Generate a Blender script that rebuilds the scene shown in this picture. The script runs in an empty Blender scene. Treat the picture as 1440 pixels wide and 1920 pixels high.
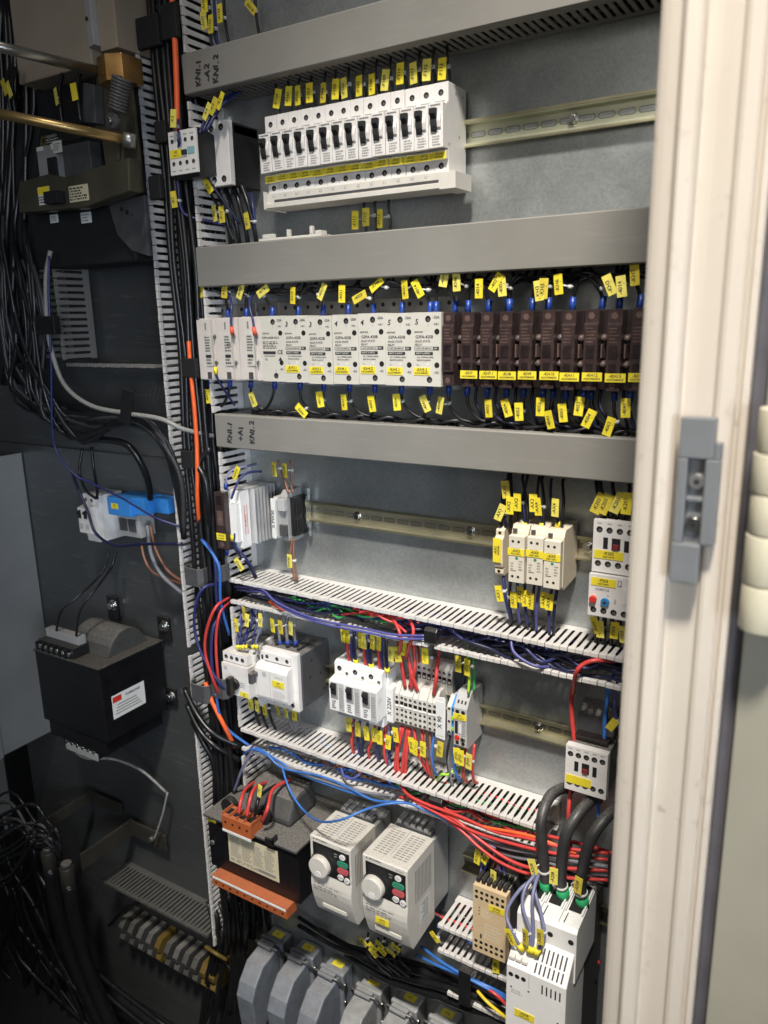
import bpy, bmesh, math, random
from mathutils import Vector, Matrix
random.seed(7)
SC = bpy.context.scene
COL = SC.collection
MM = 0.001
# ---------------------------------------------------------------- camera
F_PX, YAW, PITCH, ROLL, CAMD = 1451.3, 0.554334, 0.242913, -0.0208481, 1050.0
fw = Vector((-math.sin(YAW)*math.cos(PITCH), math.cos(YAW)*math.cos(PITCH), -math.sin(PITCH)))
r0 = Vector((math.cos(YAW), math.sin(YAW), 0)); u0 = r0.cross(fw)
rt = r0*math.cos(ROLL)+u0*math.sin(ROLL); up = rt.cross(fw)
cam = bpy.data.cameras.new('camera'); co = bpy.data.objects.new('camera', cam); COL.objects.link(co)
co.matrix_world = Matrix(((rt.x, up.x, -fw.x, 0), (rt.y, up.y, -fw.y, -CAMD*MM), (rt.z, up.z, -fw.z, 0), (0, 0, 0, 1)))
cam.sensor_fit = 'VERTICAL'; cam.sensor_height = 36; cam.lens = 36*F_PX/1920
cam.clip_start = 0.02; cam.clip_end = 60
cam.dof.use_dof = True; cam.dof.focus_distance = 1.22; cam.dof.aperture_fstop = 5.0
SC.camera = co
# ---------------------------------------------------------------- world and lamps
W = bpy.data.worlds.new('World'); SC.world = W; W.use_nodes = True
bg = W.node_tree.nodes['Background']; bg.inputs[0].default_value = (0.85, 0.93, 1.0, 1); bg.inputs[1].default_value = 0.03
def lamp(name, kind, loc, target, power, color, size=0.3, angle=60, blend=1.0, size_y=None):
    l = bpy.data.lights.new(name, kind); o = bpy.data.objects.new(name, l); COL.objects.link(o)
    o.location = loc
    o.rotation_euler = (Vector(target)-Vector(loc)).to_track_quat('-Z', 'Y').to_euler()
    l.energy = power; l.color = color
    if kind == 'SPOT':
        l.shadow_soft_size = size; l.spot_size = math.radians(angle); l.spot_blend = blend
    else:
        l.shape = 'RECTANGLE'; l.size = size; l.size_y = size_y or size
    return o
lamp('ceiling_lamp', 'SPOT', (0.30, -1.9, 2.7), (-0.36, 0, -0.70), 1060, (1.0, 0.95, 0.875), 0.22, 34)
lamp('fill_light', 'AREA', (-0.1, -2.4, 0.5), (-0.55, 0, -0.5), 8, (1.0, 0.94, 0.86), 0.8)  # added fill from an unseen source, lifts the shadows
wl = lamp('window_light', 'AREA', (1.1, -2.0, -0.1), (-1.2, 0, -0.4), 2.4, (0.72, 0.84, 1.0), 0.6); wl.data.spread = math.radians(42)
SC.view_settings.view_transform = 'Standard'; SC.view_settings.look = 'None'
SC.view_settings.exposure = 0.0; SC.view_settings.gamma = 1.0
# ---------------------------------------------------------------- pixel -> point on the plane d mm in front of the mounting panel
def at(px, py, d):
    v = rt*((px-720)/F_PX) - up*((py-960)/F_PX) + fw
    t = (CAMD-d)/v.y
    p = v*t
    return Vector((p.x, d, p.z))
# ---------------------------------------------------------------- materials
MATS = {}
def mat(name, col, rough=0.5, metal=0.0, var=0.06, scale=60.0, dust=0.0, bump=0.0, spec=0.5, trans=0.0, coat=0.0, grime=0.0, scuff=0.0):
    m = bpy.data.materials.new(name); m.use_nodes = True; MATS[name] = m
    nt = m.node_tree; b = nt.nodes['Principled BSDF']; N = nt.nodes.new; L = nt.links.new
    tc = N('ShaderNodeTexCoord'); geo = N('ShaderNodeNewGeometry')
    ns = N('ShaderNodeTexNoise'); ns.inputs['Scale'].default_value = scale; ns.inputs['Detail'].default_value = 5
    L(geo.outputs['Position'], ns.inputs['Vector'])
    rp = N('ShaderNodeMapRange'); rp.inputs[1].default_value = 0.3; rp.inputs[2].default_value = 0.7
    rp.inputs[3].default_value = 1-var; rp.inputs[4].default_value = 1+var
    L(ns.outputs['Fac'], rp.inputs[0])
    mul = N('ShaderNodeVectorMath'); mul.operation = 'SCALE'
    mul.inputs[0].default_value = col[:3]; L(rp.outputs[0], mul.inputs['Scale'])
    out = mul.outputs[0]
    if dust > 0:   # fine dust lying on upward faces, speckled
        sep = N('ShaderNodeSeparateXYZ'); L(geo.outputs['Normal'], sep.inputs[0])
        n2 = N('ShaderNodeTexNoise'); n2.inputs['Scale'].default_value = 420; n2.inputs['Detail'].default_value = 3
        L(geo.outputs['Position'], n2.inputs['Vector'])
        mr = N('ShaderNodeMapRange'); mr.inputs[1].default_value = 0.3; mr.inputs[2].default_value = 1; L(sep.outputs['Z'], mr.inputs[0])
        m2 = N('ShaderNodeMapRange'); m2.inputs[1].default_value = 0.42; m2.inputs[2].default_value = 0.62; m2.inputs[3].default_value = 0.25; L(n2.outputs['Fac'], m2.inputs[0])
        mm_ = N('ShaderNodeMath'); mm_.operation = 'MULTIPLY'; L(mr.outputs[0], mm_.inputs[0]); L(m2.outputs[0], mm_.inputs[1])
        m3 = N('ShaderNodeMath'); m3.operation = 'MULTIPLY'; L(mm_.outputs[0], m3.inputs[0]); m3.inputs[1].default_value = dust
        mx = N('ShaderNodeMix'); mx.data_type = 'RGBA'; L(m3.outputs[0], mx.inputs[0]); L(out, mx.inputs[6]); mx.inputs[7].default_value = (0.36, 0.33, 0.29, 1)
        out = mx.outputs[2]
    if grime > 0:   # sparse brownish chips and smudges
        n4 = N('ShaderNodeTexNoise'); n4.inputs['Scale'].default_value = 95; n4.inputs['Detail'].default_value = 4; L(geo.outputs['Position'], n4.inputs['Vector'])
        n5 = N('ShaderNodeTexNoise'); n5.inputs['Scale'].default_value = 14; n5.inputs['Detail'].default_value = 3; L(geo.outputs['Position'], n5.inputs['Vector'])
        a4 = N('ShaderNodeMapRange'); a4.inputs[1].default_value = 0.60; a4.inputs[2].default_value = 0.72; L(n4.outputs['Fac'], a4.inputs[0])
        a5 = N('ShaderNodeMapRange'); a5.inputs[1].default_value = 0.45; a5.inputs[2].default_value = 0.65; L(n5.outputs['Fac'], a5.inputs[0])
        a6 = N('ShaderNodeMath'); a6.operation = 'MULTIPLY'; L(a4.outputs[0], a6.inputs[0]); L(a5.outputs[0], a6.inputs[1])
        a7 = N('ShaderNodeMath'); a7.operation = 'MULTIPLY'; L(a6.outputs[0], a7.inputs[0]); a7.inputs[1].default_value = grime
        m7 = N('ShaderNodeMix'); m7.data_type = 'RGBA'; L(a7.outputs[0], m7.inputs[0]); L(out, m7.inputs[6]); m7.inputs[7].default_value = (0.24, 0.19, 0.14, 1); out = m7.outputs[2]
    if scuff > 0:   # long faint rub marks and pale dust smears
        mp = N('ShaderNodeMapping'); mp.inputs['Scale'].default_value = (14, 60, 130); mp.inputs['Rotation'].default_value = (0.1, 0.35, 0.2); L(geo.outputs['Position'], mp.inputs['Vector'])
        n6 = N('ShaderNodeTexNoise'); n6.inputs['Scale'].default_value = 1.0; n6.inputs['Detail'].default_value = 6; n6.inputs['Roughness'].default_value = 0.65; L(mp.outputs[0], n6.inputs['Vector'])
        b6 = N('ShaderNodeMapRange'); b6.inputs[1].default_value = 0.56; b6.inputs[2].default_value = 0.74; L(n6.outputs['Fac'], b6.inputs[0])
        b7 = N('ShaderNodeMath'); b7.operation = 'MULTIPLY'; L(b6.outputs[0], b7.inputs[0]); b7.inputs[1].default_value = scuff
        m8 = N('ShaderNodeMix'); m8.data_type = 'RGBA'; L(b7.outputs[0], m8.inputs[0]); L(out, m8.inputs[6]); m8.inputs[7].default_value = (0.42, 0.41, 0.38, 1); out = m8.outputs[2]
    L(out, b.inputs['Base Color'])
    rr = N('ShaderNodeMapRange'); rr.inputs[3].default_value = max(0.03, rough-0.08); rr.inputs[4].default_value = min(1, rough+0.08)
    L(ns.outputs['Fac'], rr.inputs[0]); L(rr.outputs[0], b.inputs['Roughness'])
    b.inputs['Metallic'].default_value = metal
    b.inputs['Specular IOR Level'].default_value = spec
    if trans: b.inputs['Transmission Weight'].default_value = trans
    if coat: b.inputs['Coat Weight'].default_value = coat
    if bump:
        bm_ = N('ShaderNodeBump'); bm_.inputs['Strength'].default_value = bump; bm_.inputs['Distance'].default_value = 0.0006
        L(ns.outputs['Fac'], bm_.inputs['Height']); L(bm_.outputs[0], b.inputs['Normal'])
    return m
def galv():
    m = mat('galvanised', (0.42, 0.445, 0.45), 0.38, 0.75, 0.10, 9, bump=0.0)
    nt = m.node_tree; b = nt.nodes['Principled BSDF']; N = nt.nodes.new; L = nt.links.new
    geo = N('ShaderNodeNewGeometry'); vo = N('ShaderNodeTexVoronoi'); vo.inputs['Scale'].default_value = 330
    ws = N('ShaderNodeTexNoise'); ws.inputs['Scale'].default_value = 30; L(geo.outputs['Position'], ws.inputs['Vector'])
    ad = N('ShaderNodeVectorMath'); ad.operation = 'MULTIPLY_ADD'; L(ws.outputs['Color'], ad.inputs[0]); ad.inputs[1].default_value = (0.03,)*3; L(geo.outputs['Position'], ad.inputs[2])
    L(ad.outputs[0], vo.inputs['Vector'])
    sp = N('ShaderNodeSeparateColor'); L(vo.outputs['Color'], sp.inputs[0])
    n3 = N('ShaderNodeTexNoise'); n3.inputs['Scale'].default_value = 4.5; n3.inputs['Detail'].default_value = 8; n3.inputs['Roughness'].default_value = 0.7; L(geo.outputs['Position'], n3.inputs['Vector'])
    mr = N('ShaderNodeMapRange'); mr.inputs[3].default_value = 0.30; mr.inputs[4].default_value = 0.36; L(sp.outputs[0], mr.inputs[0])
    m2 = N('ShaderNodeMapRange'); m2.inputs[1].default_value = 0.35; m2.inputs[2].default_value = 0.65; m2.inputs[3].default_value = 0.86; m2.inputs[4].default_value = 1.12; L(n3.outputs['Fac'], m2.inputs[0])
    mu = N('ShaderNodeMath'); mu.operation = 'MULTIPLY'; L(mr.outputs[0], mu.inputs[0]); L(m2.outputs[0], mu.inputs[1])
    cb = N('ShaderNodeCombineColor'); 
    for i, k in enumerate((0.95, 1.0, 1.0)):
        q = N('ShaderNodeMath'); q.operation = 'MULTIPLY'; L(mu.outputs[0], q.inputs[0]); q.inputs[1].default_value = k*1.5; L(q.outputs[0], cb.inputs[i])
    mp = N('ShaderNodeMapping'); mp.inputs['Scale'].default_value = (260, 200, 16); mp.inputs['Rotation'].default_value = (0, 0.5, 0); L(geo.outputs['Position'], mp.inputs['Vector'])
    n6 = N('ShaderNodeTexNoise'); n6.inputs['Scale'].default_value = 1.0; n6.inputs['Detail'].default_value = 3; L(mp.outputs[0], n6.inputs['Vector'])
    b6 = N('ShaderNodeMapRange'); b6.inputs[1].default_value = 0.67; b6.inputs[2].default_value = 0.76; b6.inputs[4].default_value = 0.45; L(n6.outputs['Fac'], b6.inputs[0])
    n7 = N('ShaderNodeTexNoise'); n7.inputs['Scale'].default_value = 11; L(geo.outputs['Position'], n7.inputs['Vector'])
    b7 = N('ShaderNodeMapRange'); b7.inputs[1].default_value = 0.5; b7.inputs[2].default_value = 0.62; L(n7.outputs['Fac'], b7.inputs[0])
    b8 = N('ShaderNodeMath'); b8.operation = 'MULTIPLY'; L(b6.outputs[0], b8.inputs[0]); L(b7.outputs[0], b8.inputs[1])
    m8 = N('ShaderNodeMix'); m8.data_type = 'RGBA'; L(b8.outputs[0], m8.inputs[0]); L(cb.outputs[0], m8.inputs[6]); m8.inputs[7].default_value = (0.85, 0.87, 0.88, 1)
    L(m8.outputs[2], b.inputs['Base Color'])
    r2 = N('ShaderNodeMapRange'); r2.inputs[1].default_value = 0.3; r2.inputs[2].default_value = 0.7; r2.inputs[3].default_value = 0.27; r2.inputs[4].default_value = 0.42; L(n3.outputs['Fac'], r2.inputs[0]); L(r2.outputs[0], b.inputs['Roughness'])
    return m
galv()
mat('panel_dark', (0.098, 0.102, 0.103), 0.34, 0.5, 0.12, 6, scuff=0.2)
mat('duct', (0.60, 0.575, 0.55), 0.5, 0, 0.07, 70, dust=0.25)
mat('duct_cover', (0.215, 0.207, 0.188), 0.5, 0, 0.13, 5, dust=0.3, scuff=0.13, grime=0.5)
mat('duct_shaded', (0.20, 0.19, 0.175), 0.6, 0, 0.08, 30, dust=0.3)  # same duct plastic, shade put into the colour
mat('white', (0.72, 0.695, 0.67), 0.42, 0, 0.04, 60, dust=0.3)
mat('pure', (0.78, 0.77, 0.755), 0.4, 0, 0.03, 60, dust=0.28)
mat('offwhite', (0.60, 0.575, 0.52), 0.45, 0, 0.05, 50, dust=0.35)
mat('ssr', (0.55, 0.53, 0.47), 0.45, 0, 0.03, 50)
mat('ssr_pink', (0.60, 0.55, 0.51), 0.45, 0, 0.04, 50)
mat('cream', (0.66, 0.58, 0.44), 0.5, 0, 0.04, 50, dust=0.3)
mat('cream_light', (0.66, 0.615, 0.52), 0.45, 0, 0.04, 50)
mat('tan', (0.62, 0.47, 0.29), 0.5, 0, 0.04, 50)
mat('duct_deep_shade', (0.085, 0.082, 0.076), 0.6, 0, 0.1, 30)  # duct plastic again, lower left gloom painted into its colour
mat('term_shaded', (0.05, 0.05, 0.046), 0.5, 0, 0.2, 50, dust=0.3)  # grey terminals darkened to carry the corner's shade
mat('slot_shaded', (0.26, 0.25, 0.20), 0.4, 0.5, 0.1, 30)  # panel behind the rail slots, shade painted into the tone
mat('greyp', (0.30, 0.30, 0.295), 0.45, 0, 0.06, 50, dust=0.3)
mat('grey_light', (0.44, 0.44, 0.43), 0.45, 0, 0.05, 50, dust=0.25)
mat('darkgrey', (0.065, 0.065, 0.068), 0.5, 0, 0.15, 50, dust=0.55)
mat('black', (0.011, 0.011, 0.012), 0.42, 0, 0.2, 60, dust=0.12)
mat('matte_black', (0.008, 0.008, 0.009), 0.75, 0, 0.2, 60)
mat('hole', (0.006, 0.005, 0.005), 0.8, 0, 0.1)
mat('ink', (0.03, 0.03, 0.035), 0.6, 0, 0.1)
mat('ink_grey', (0.22, 0.21, 0.2), 0.6, 0, 0.1)
mat('yellow', (0.80, 0.66, 0.04), 0.42, 0, 0.06, 80)
mat('yellow_dull', (0.62, 0.50, 0.05), 0.45, 0, 0.10, 80)
mat('yellow_pale', (0.78, 0.68, 0.12), 0.42, 0, 0.08, 80)
mat('teal', (0.25, 0.50, 0.46), 0.5)
mat('aqua', (0.22, 0.42, 0.45), 0.5)
mat('w_yellow', (0.75, 0.55, 0.03), 0.4, 0, 0.1)
mat('zinc_mid', (0.46, 0.43, 0.31), 0.36, 0.7, 0.2, 12)
mat('tie', (0.55, 0.55, 0.52), 0.35, 0, 0.04, spec=0.6)
mat('w_black', (0.010, 0.010, 0.012), 0.38, 0, 0.2)
mat('w_blue', (0.026, 0.032, 0.125), 0.38, 0, 0.15)
mat('w_violet', (0.075, 0.078, 0.25), 0.4, 0, 0.15)
mat('w_navy', (0.012, 0.014, 0.045), 0.38, 0, 0.2)
mat('w_light_blue', (0.04, 0.15, 0.46), 0.38, 0, 0.1)
mat('w_red', (0.54, 0.05, 0.045), 0.38, 0, 0.1)
mat('w_orange', (0.85, 0.13, 0.03), 0.42, 0, 0.1)
mat('w_green', (0.05, 0.36, 0.10), 0.4, 0, 0.1)
mat('w_lime', (0.35, 0.62, 0.05), 0.4, 0, 0.1)
mat('w_brown', (0.20, 0.085, 0.05), 0.4, 0, 0.1)
mat('w_grey', (0.18, 0.18, 0.20), 0.4, 0, 0.1)
mat('w_lilac', (0.17, 0.18, 0.30), 0.4, 0, 0.1)
mat('w_white', (0.27, 0.265, 0.25), 0.45, 0, 0.1)
mat('cable_black', (0.010, 0.010, 0.011), 0.32, 0, 0.2)
mat('cable_dusty', (0.035, 0.035, 0.037), 0.45, 0, 0.2, dust=0.3)
mat('sleeve', (0.012, 0.045, 0.25), 0.35, 0, 0.1)
mat('sleeve_red', (0.75, 0.10, 0.05), 0.4)
mat('sleeve_green', (0.02, 0.30, 0.11), 0.4)
mat('brown_clear', (0.042, 0.028, 0.027), 0.22, 0, 0.25, 90, spec=0.5)
mat('brown_deep', (0.020, 0.014, 0.014), 0.25, 0, 0.25, 90, spec=0.5)
mat('brown_light', (0.12, 0.078, 0.068), 0.25, 0, 0.2, 90, spec=0.6)
mat('zinc', (0.60, 0.56, 0.36), 0.3, 0.9, 0.10, 14)
mat('zinc_face', (0.52, 0.53, 0.40), 0.38, 0.75, 0.14, 14)
mat('steel', (0.62, 0.61, 0.58), 0.25, 1.0, 0.08, 60)
mat('steel_dull', (0.35, 0.34, 0.33), 0.42, 0.9, 0.15, 40)
mat('alu', (0.66, 0.66, 0.66), 0.38, 0.6, 0.06, 30)
mat('brass', (0.42, 0.29, 0.12), 0.34, 0.85, 0.2, 25)
mat('copperish', (0.62, 0.36, 0.13), 0.3, 0.85, 0.3, 25)
mat('rod', (0.42, 0.40, 0.36), 0.3, 0.9, 0.2, 20)
mat('bracket_shaded', (0.06, 0.055, 0.045), 0.45, 0.4, 0.2, 20)  # steel darkened in colour for the shaded lower left
mat('olive', (0.125, 0.115, 0.082), 0.34, 0.6, 0.2, 14)
mat('orange', (0.40, 0.10, 0.028), 0.5, 0, 0.08, 60, dust=0.15)
mat('blue_box', (0.04, 0.25, 0.68), 0.42, 0, 0.06, 60)
mat('blue_knob', (0.03, 0.22, 0.50), 0.4)
mat('red', (0.62, 0.035, 0.025), 0.4)
mat('dred', (0.22, 0.03, 0.03), 0.4)
mat('btn_red', (0.52, 0.09, 0.10), 0.5)
mat('btn_green', (0.03, 0.22, 0.13), 0.5)
mat('paper', (0.72, 0.72, 0.70), 0.6, 0, 0.03)
mat('paper_cream', (0.58, 0.52, 0.36), 0.6, 0, 0.05)
mat('beige', (0.36, 0.30, 0.23), 0.55, 0, 0.07, 12)
mat('inverter', (0.60, 0.57, 0.515), 0.48, 0, 0.05, 40, dust=0.55, grime=0.15)
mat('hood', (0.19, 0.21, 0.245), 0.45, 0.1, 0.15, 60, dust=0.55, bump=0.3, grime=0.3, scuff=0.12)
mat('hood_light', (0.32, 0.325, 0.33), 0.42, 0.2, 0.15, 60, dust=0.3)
mat('term_yellow', (0.13, 0.085, 0.018), 0.5)  # yellow plastic with shade mixed into the colour
mat('frame_paint', (0.52, 0.462, 0.39), 0.42, 0, 0.03, 9, dust=0.1, bump=0.08, grime=0.55)
mat('frame_shadowline', (0.42, 0.36, 0.32), 0.6, 0, 0.1, 22)
mat('hinge', (0.52, 0.48, 0.36), 0.42, 0, 0.05, 30)
mat('gasket', (0.07, 0.065, 0.075), 0.7, 0, 0.15, 40, bump=0.4)
mat('door_paint', (0.28, 0.262, 0.205), 0.5, 0, 0.08, 9, bump=0.2)
mat('latch_grey', (0.14, 0.145, 0.15), 0.5, 0, 0.05, 40)
mat('wall_paint', (0.42, 0.42, 0.41), 0.34, 0.4, 0.08, 8, scuff=0.15)
mat('coil', (0.05, 0.049, 0.048), 0.7, 0, 0.2, 120, dust=0.45, bump=0.5)
mat('tf_black', (0.006, 0.006, 0.007), 0.36, 0, 0.2, 60, dust=0.4)
mat('lead', (0.10, 0.30, 0.12), 0.3)
# ---------------------------------------------------------------- text
TXT = {}
def text_mesh(s):
    if s in TXT: return TXT[s]
    c = bpy.data.curves.new('t', 'FONT'); c.body = s; c.size = 1.0; c.resolution_u = 2; c.offset = 0.018
    c.align_x = 'CENTER'; c.align_y = 'CENTER'
    o = bpy.data.objects.new('t', c)
    me = bpy.data.meshes.new_from_object(o)
    r = ([tuple(v.co) for v in me.vertices], [tuple(p.vertices) for p in me.polygons])
    bpy.data.objects.remove(o); bpy.data.curves.remove(c); bpy.data.meshes.remove(me)
    TXT[s] = r; return r
# ---------------------------------------------------------------- mesh collector. coordinates: x right, d out of the panel, z up, in mm
class M:
    def __init__(s): s.v = []; s.f = []; s.mi = []; s.sm = []; s.mats = []; s.lock = []
    def _m(s, n):
        if n not in s.mats: s.mats.append(n)
        return s.mats.index(n)
    def add(s, vs, fs, m, smooth=False):
        b = len(s.v); s.v += [tuple(v) for v in vs]; k = s._m(m)
        for f in fs: s.f.append([b+i for i in f]); s.mi.append(k); s.sm.append(smooth)
        return s
    def box(s, x0, x1, d0, d1, z0, z1, m):
        v = [(x, d, z) for x in (x0, x1) for d in (d0, d1) for z in (z0, z1)]
        return s.add(v, [(0, 1, 3, 2), (4, 6, 7, 5), (0, 4, 5, 1), (2, 3, 7, 6), (0, 2, 6, 4), (1, 5, 7, 3)], m)
    def prism(s, prof, a0, a1, m, axis='x'):
        # prof: (d,z) for x, (x,d) for z, (x,z) for d
        mk = {'x': lambda p, a: (a, p[0], p[1]), 'z': lambda p, a: (p[0], p[1], a), 'd': lambda p, a: (p[0], a, p[1])}[axis]
        n = len(prof)
        v = [mk(p, a0) for p in prof]+[mk(p, a1) for p in prof]
        f = [tuple(range(n)), tuple(range(2*n-1, n-1, -1))]+[(i, (i+1) % n, n+(i+1) % n, n+i) for i in range(n)]
        return s.add(v, f, m)
    def cyl(s, p0, p1, r, m, n=14, r1=None):
        p0 = Vector(p0); p1 = Vector(p1); ax = (p1-p0).normalized()
        a = ax.orthogonal().normalized(); b = ax.cross(a); r1 = r if r1 is None else r1
        v = []
        for p, q in ((p0, r), (p1, r1)):
            for i in range(n):
                t = 2*math.pi*i/n; v.append(p+a*(q*math.cos(t))+b*(q*math.sin(t)))
        s.add(v, [(i, (i+1) % n, n+(i+1) % n, n+i) for i in range(n)], m, True)
        k = len(s.v)-2*n
        s.f.append([k+i for i in range(n)][::-1]); s.mi.append(s._m(m)); s.sm.append(False)
        s.f.append([k+n+i for i in range(n)]); s.mi.append(s._m(m)); s.sm.append(False)
        return s
    def disc(s, x, d, z, r, m, n=14, ax='d', sx=1.0):
        v = []
        for i in range(n):
            t = 2*math.pi*i/n; a, b = r*math.cos(t)*sx, r*math.sin(t)
            v.append((x+a, d, z+b) if ax == 'd' else ((x, d+a, z+b) if ax == 'x' else (x+a, d+b, z)))
        return s.add(v, [tuple(range(n))], m)
    def quad(s, x0, x1, z0, z1, d, m):      # flat print on a front face
        return s.add([(x0, d, z0), (x1, d, z0), (x1, d, z1), (x0, d, z1)], [(0, 1, 2, 3)], m)
    def hole(s, x, d, z, r, screw=True, rim=None):
        s.disc(x, d+0.15, z, r, 'hole')
        if screw: s.disc(x+r*0.12, d+0.25, z-r*0.25, r*0.55, 'steel_dull', 8)
        return s
    def tube(s, P, r, m, n=7, caps=True):
        P = [Vector(p) for p in P]; L = len(P); T = []
        for i in range(L):
            t = P[min(i+1, L-1)]-P[max(i-1, 0)]
            T.append(t.normalized() if t.length > 1e-6 else Vector((0, 0, 1)))
        a = T[0].orthogonal().normalized(); v = []
        for i in range(L):
            a = (a-T[i]*a.dot(T[i]));
            if a.length < 1e-5: a = T[i].orthogonal()
            a.normalize(); b = T[i].cross(a)
            for k in range(n):
                t = 2*math.pi*k/n; v.append(P[i]+a*(r*math.cos(t))+b*(r*math.sin(t)))
        f = [(i*n+k, i*n+(k+1) % n, (i+1)*n+(k+1) % n, (i+1)*n+k) for i in range(L-1) for k in range(n)]
        s.add(v, f, m, True)
        if caps:
            k = len(s.v)-L*n
            s.f.append([k+i for i in range(n)]); s.mi.append(s._m(m)); s.sm.append(False)
            s.f.append([k+(L-1)*n+i for i in range(n)]); s.mi.append(s._m(m)); s.sm.append(False)
        return s
    def text(s, t, x, d, z, size, m='ink', rot=0, face='front'):
        vs, fs = text_mesh(t); c, sn = math.cos(math.radians(rot)), math.sin(math.radians(rot)); o = []
        for a, b, _ in vs:
            a, b = (a*c-b*sn)*size, (a*sn+b*c)*size
            if face == 'front': o.append((x+a, d+0.3, z+b))
            elif face == 'right': o.append((x+0.3, d-a, z+b))
            elif face == 'top': o.append((x+a, d-b, z+0.3))
        return s.add(o, fs, m)
    def print_(s, x0, x1, z0, z1, d, rows, m='ink_grey', seed=0, fill=0.55):   # unreadable small print: short dashes
        rg = random.Random(seed*31+rows); h = (z1-z0)/rows
        for i in range(rows):
            x = x0; zz = z1-(i+0.5)*h; e = x1-rg.random()*(x1-x0)*0.35
            while x < e:
                w = (0.6+rg.random()*2.2)*(x1-x0)/14
                s.quad(x, min(x+w, e), zz-h*fill/2, zz+h*fill/2, d+0.2, m); x += w+(x1-x0)/22
        return s
    def build(s, name, parent=None, loc=None, bev=0.0, label=None, cat=None, group=None, kind=None, org=(0, 0, 0)):
        me = bpy.data.meshes.new(name)
        ox, od, oz = org
        me.from_pydata([((x-ox)*MM, -(d-od)*MM, (z-oz)*MM) for x, d, z in s.v], [], s.f)
        for n in s.mats: me.materials.append(MATS[n])
        me.polygons.foreach_set('material_index', s.mi); me.polygons.foreach_set('use_smooth', s.sm)
        bm = bmesh.new(); bm.from_mesh(me); bmesh.ops.recalc_face_normals(bm, faces=bm.faces); bm.to_mesh(me); bm.free()
        o = bpy.data.objects.new(name, me); COL.objects.link(o)
        if loc is not None: o.location = (loc[0]*MM, -loc[1]*MM, loc[2]*MM)
        if parent is not None: o.parent = parent
        if bev:
            b = o.modifiers.new('bevel', 'BEVEL'); b.width = bev*MM; b.segments = 2; b.limit_method = 'ANGLE'; b.angle_limit = math.radians(50)
        return tag(o, label, cat, group, kind)
def tag(o, label=None, cat=None, group=None, kind=None):
    if label: o['label'] = label
    if cat: o['category'] = cat
    if group: o['group'] = group
    if kind: o['kind'] = kind
    return o
def thing(name, label, cat, loc, group=None):
    o = bpy.data.objects.new(name, None); COL.objects.link(o); o.empty_display_size = 0.01
    o.location = (loc[0]*MM, -loc[1]*MM, loc[2]*MM)
    return tag(o, label, cat, group)
ORD = 'first second third fourth fifth sixth seventh eighth ninth tenth eleventh twelfth thirteenth fourteenth fifteenth sixteenth seventeenth eighteenth nineteenth twentieth'.split()
def ordn(i): return ORD[i] if i < 20 else 'twenty-'+ORD[i-20]
def smooth(P, k=6):
    P = [Vector(p) for p in P]
    if len(P) < 3:
        return [P[0].lerp(P[-1], i/4) for i in range(5)]
    Q = [P[0]*2-P[1]]+P+[P[-1]*2-P[-2]]; out = []
    for i in range(1, len(Q)-2):
        a, b, c, e = Q[i-1:i+3]
        for j in range(k):
            t = j/k
            out.append(0.5*((2*b)+(c-a)*t+(2*a-5*b+4*c-e)*t*t+(3*b-a-3*c+e)*t**3))
    out.append(P[-1]); return out
COLN = {'w_black': 'black', 'w_blue': 'dark blue', 'w_violet': 'violet-blue', 'w_navy': 'navy', 'w_light_blue': 'light blue', 'w_red': 'red', 'w_orange': 'orange',
        'w_green': 'green', 'w_lime': 'yellow-green', 'w_brown': 'brown', 'w_grey': 'grey', 'w_white': 'off-white', 'cable_black': 'black', 'w_lilac': 'lilac-grey'}
def wire(P, r, m, label, group=None, name='wire', k=6, sleeves=(), cat=None, n=7):
    """P in world mm (x,d,z). sleeves: (end index 0/-1, material, length)"""
    S = smooth(P, k); mm_ = M().tube(S, r, m, n)
    o = mm_.build(name, None, S[0], org=S[0], label=label, cat=cat or ('cable' if name == 'cable' else 'wire'), group=group)
    for e, sm_, ln in sleeves:
        a = S[0] if e == 0 else S[-1]; b = S[1] if e == 0 else S[-2]
        dv = (b-a).normalized()
        M().cyl(a, a+dv*ln, r*1.75, sm_, 10).build('ferrule', o, org=S[0])
    return o, S
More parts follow.
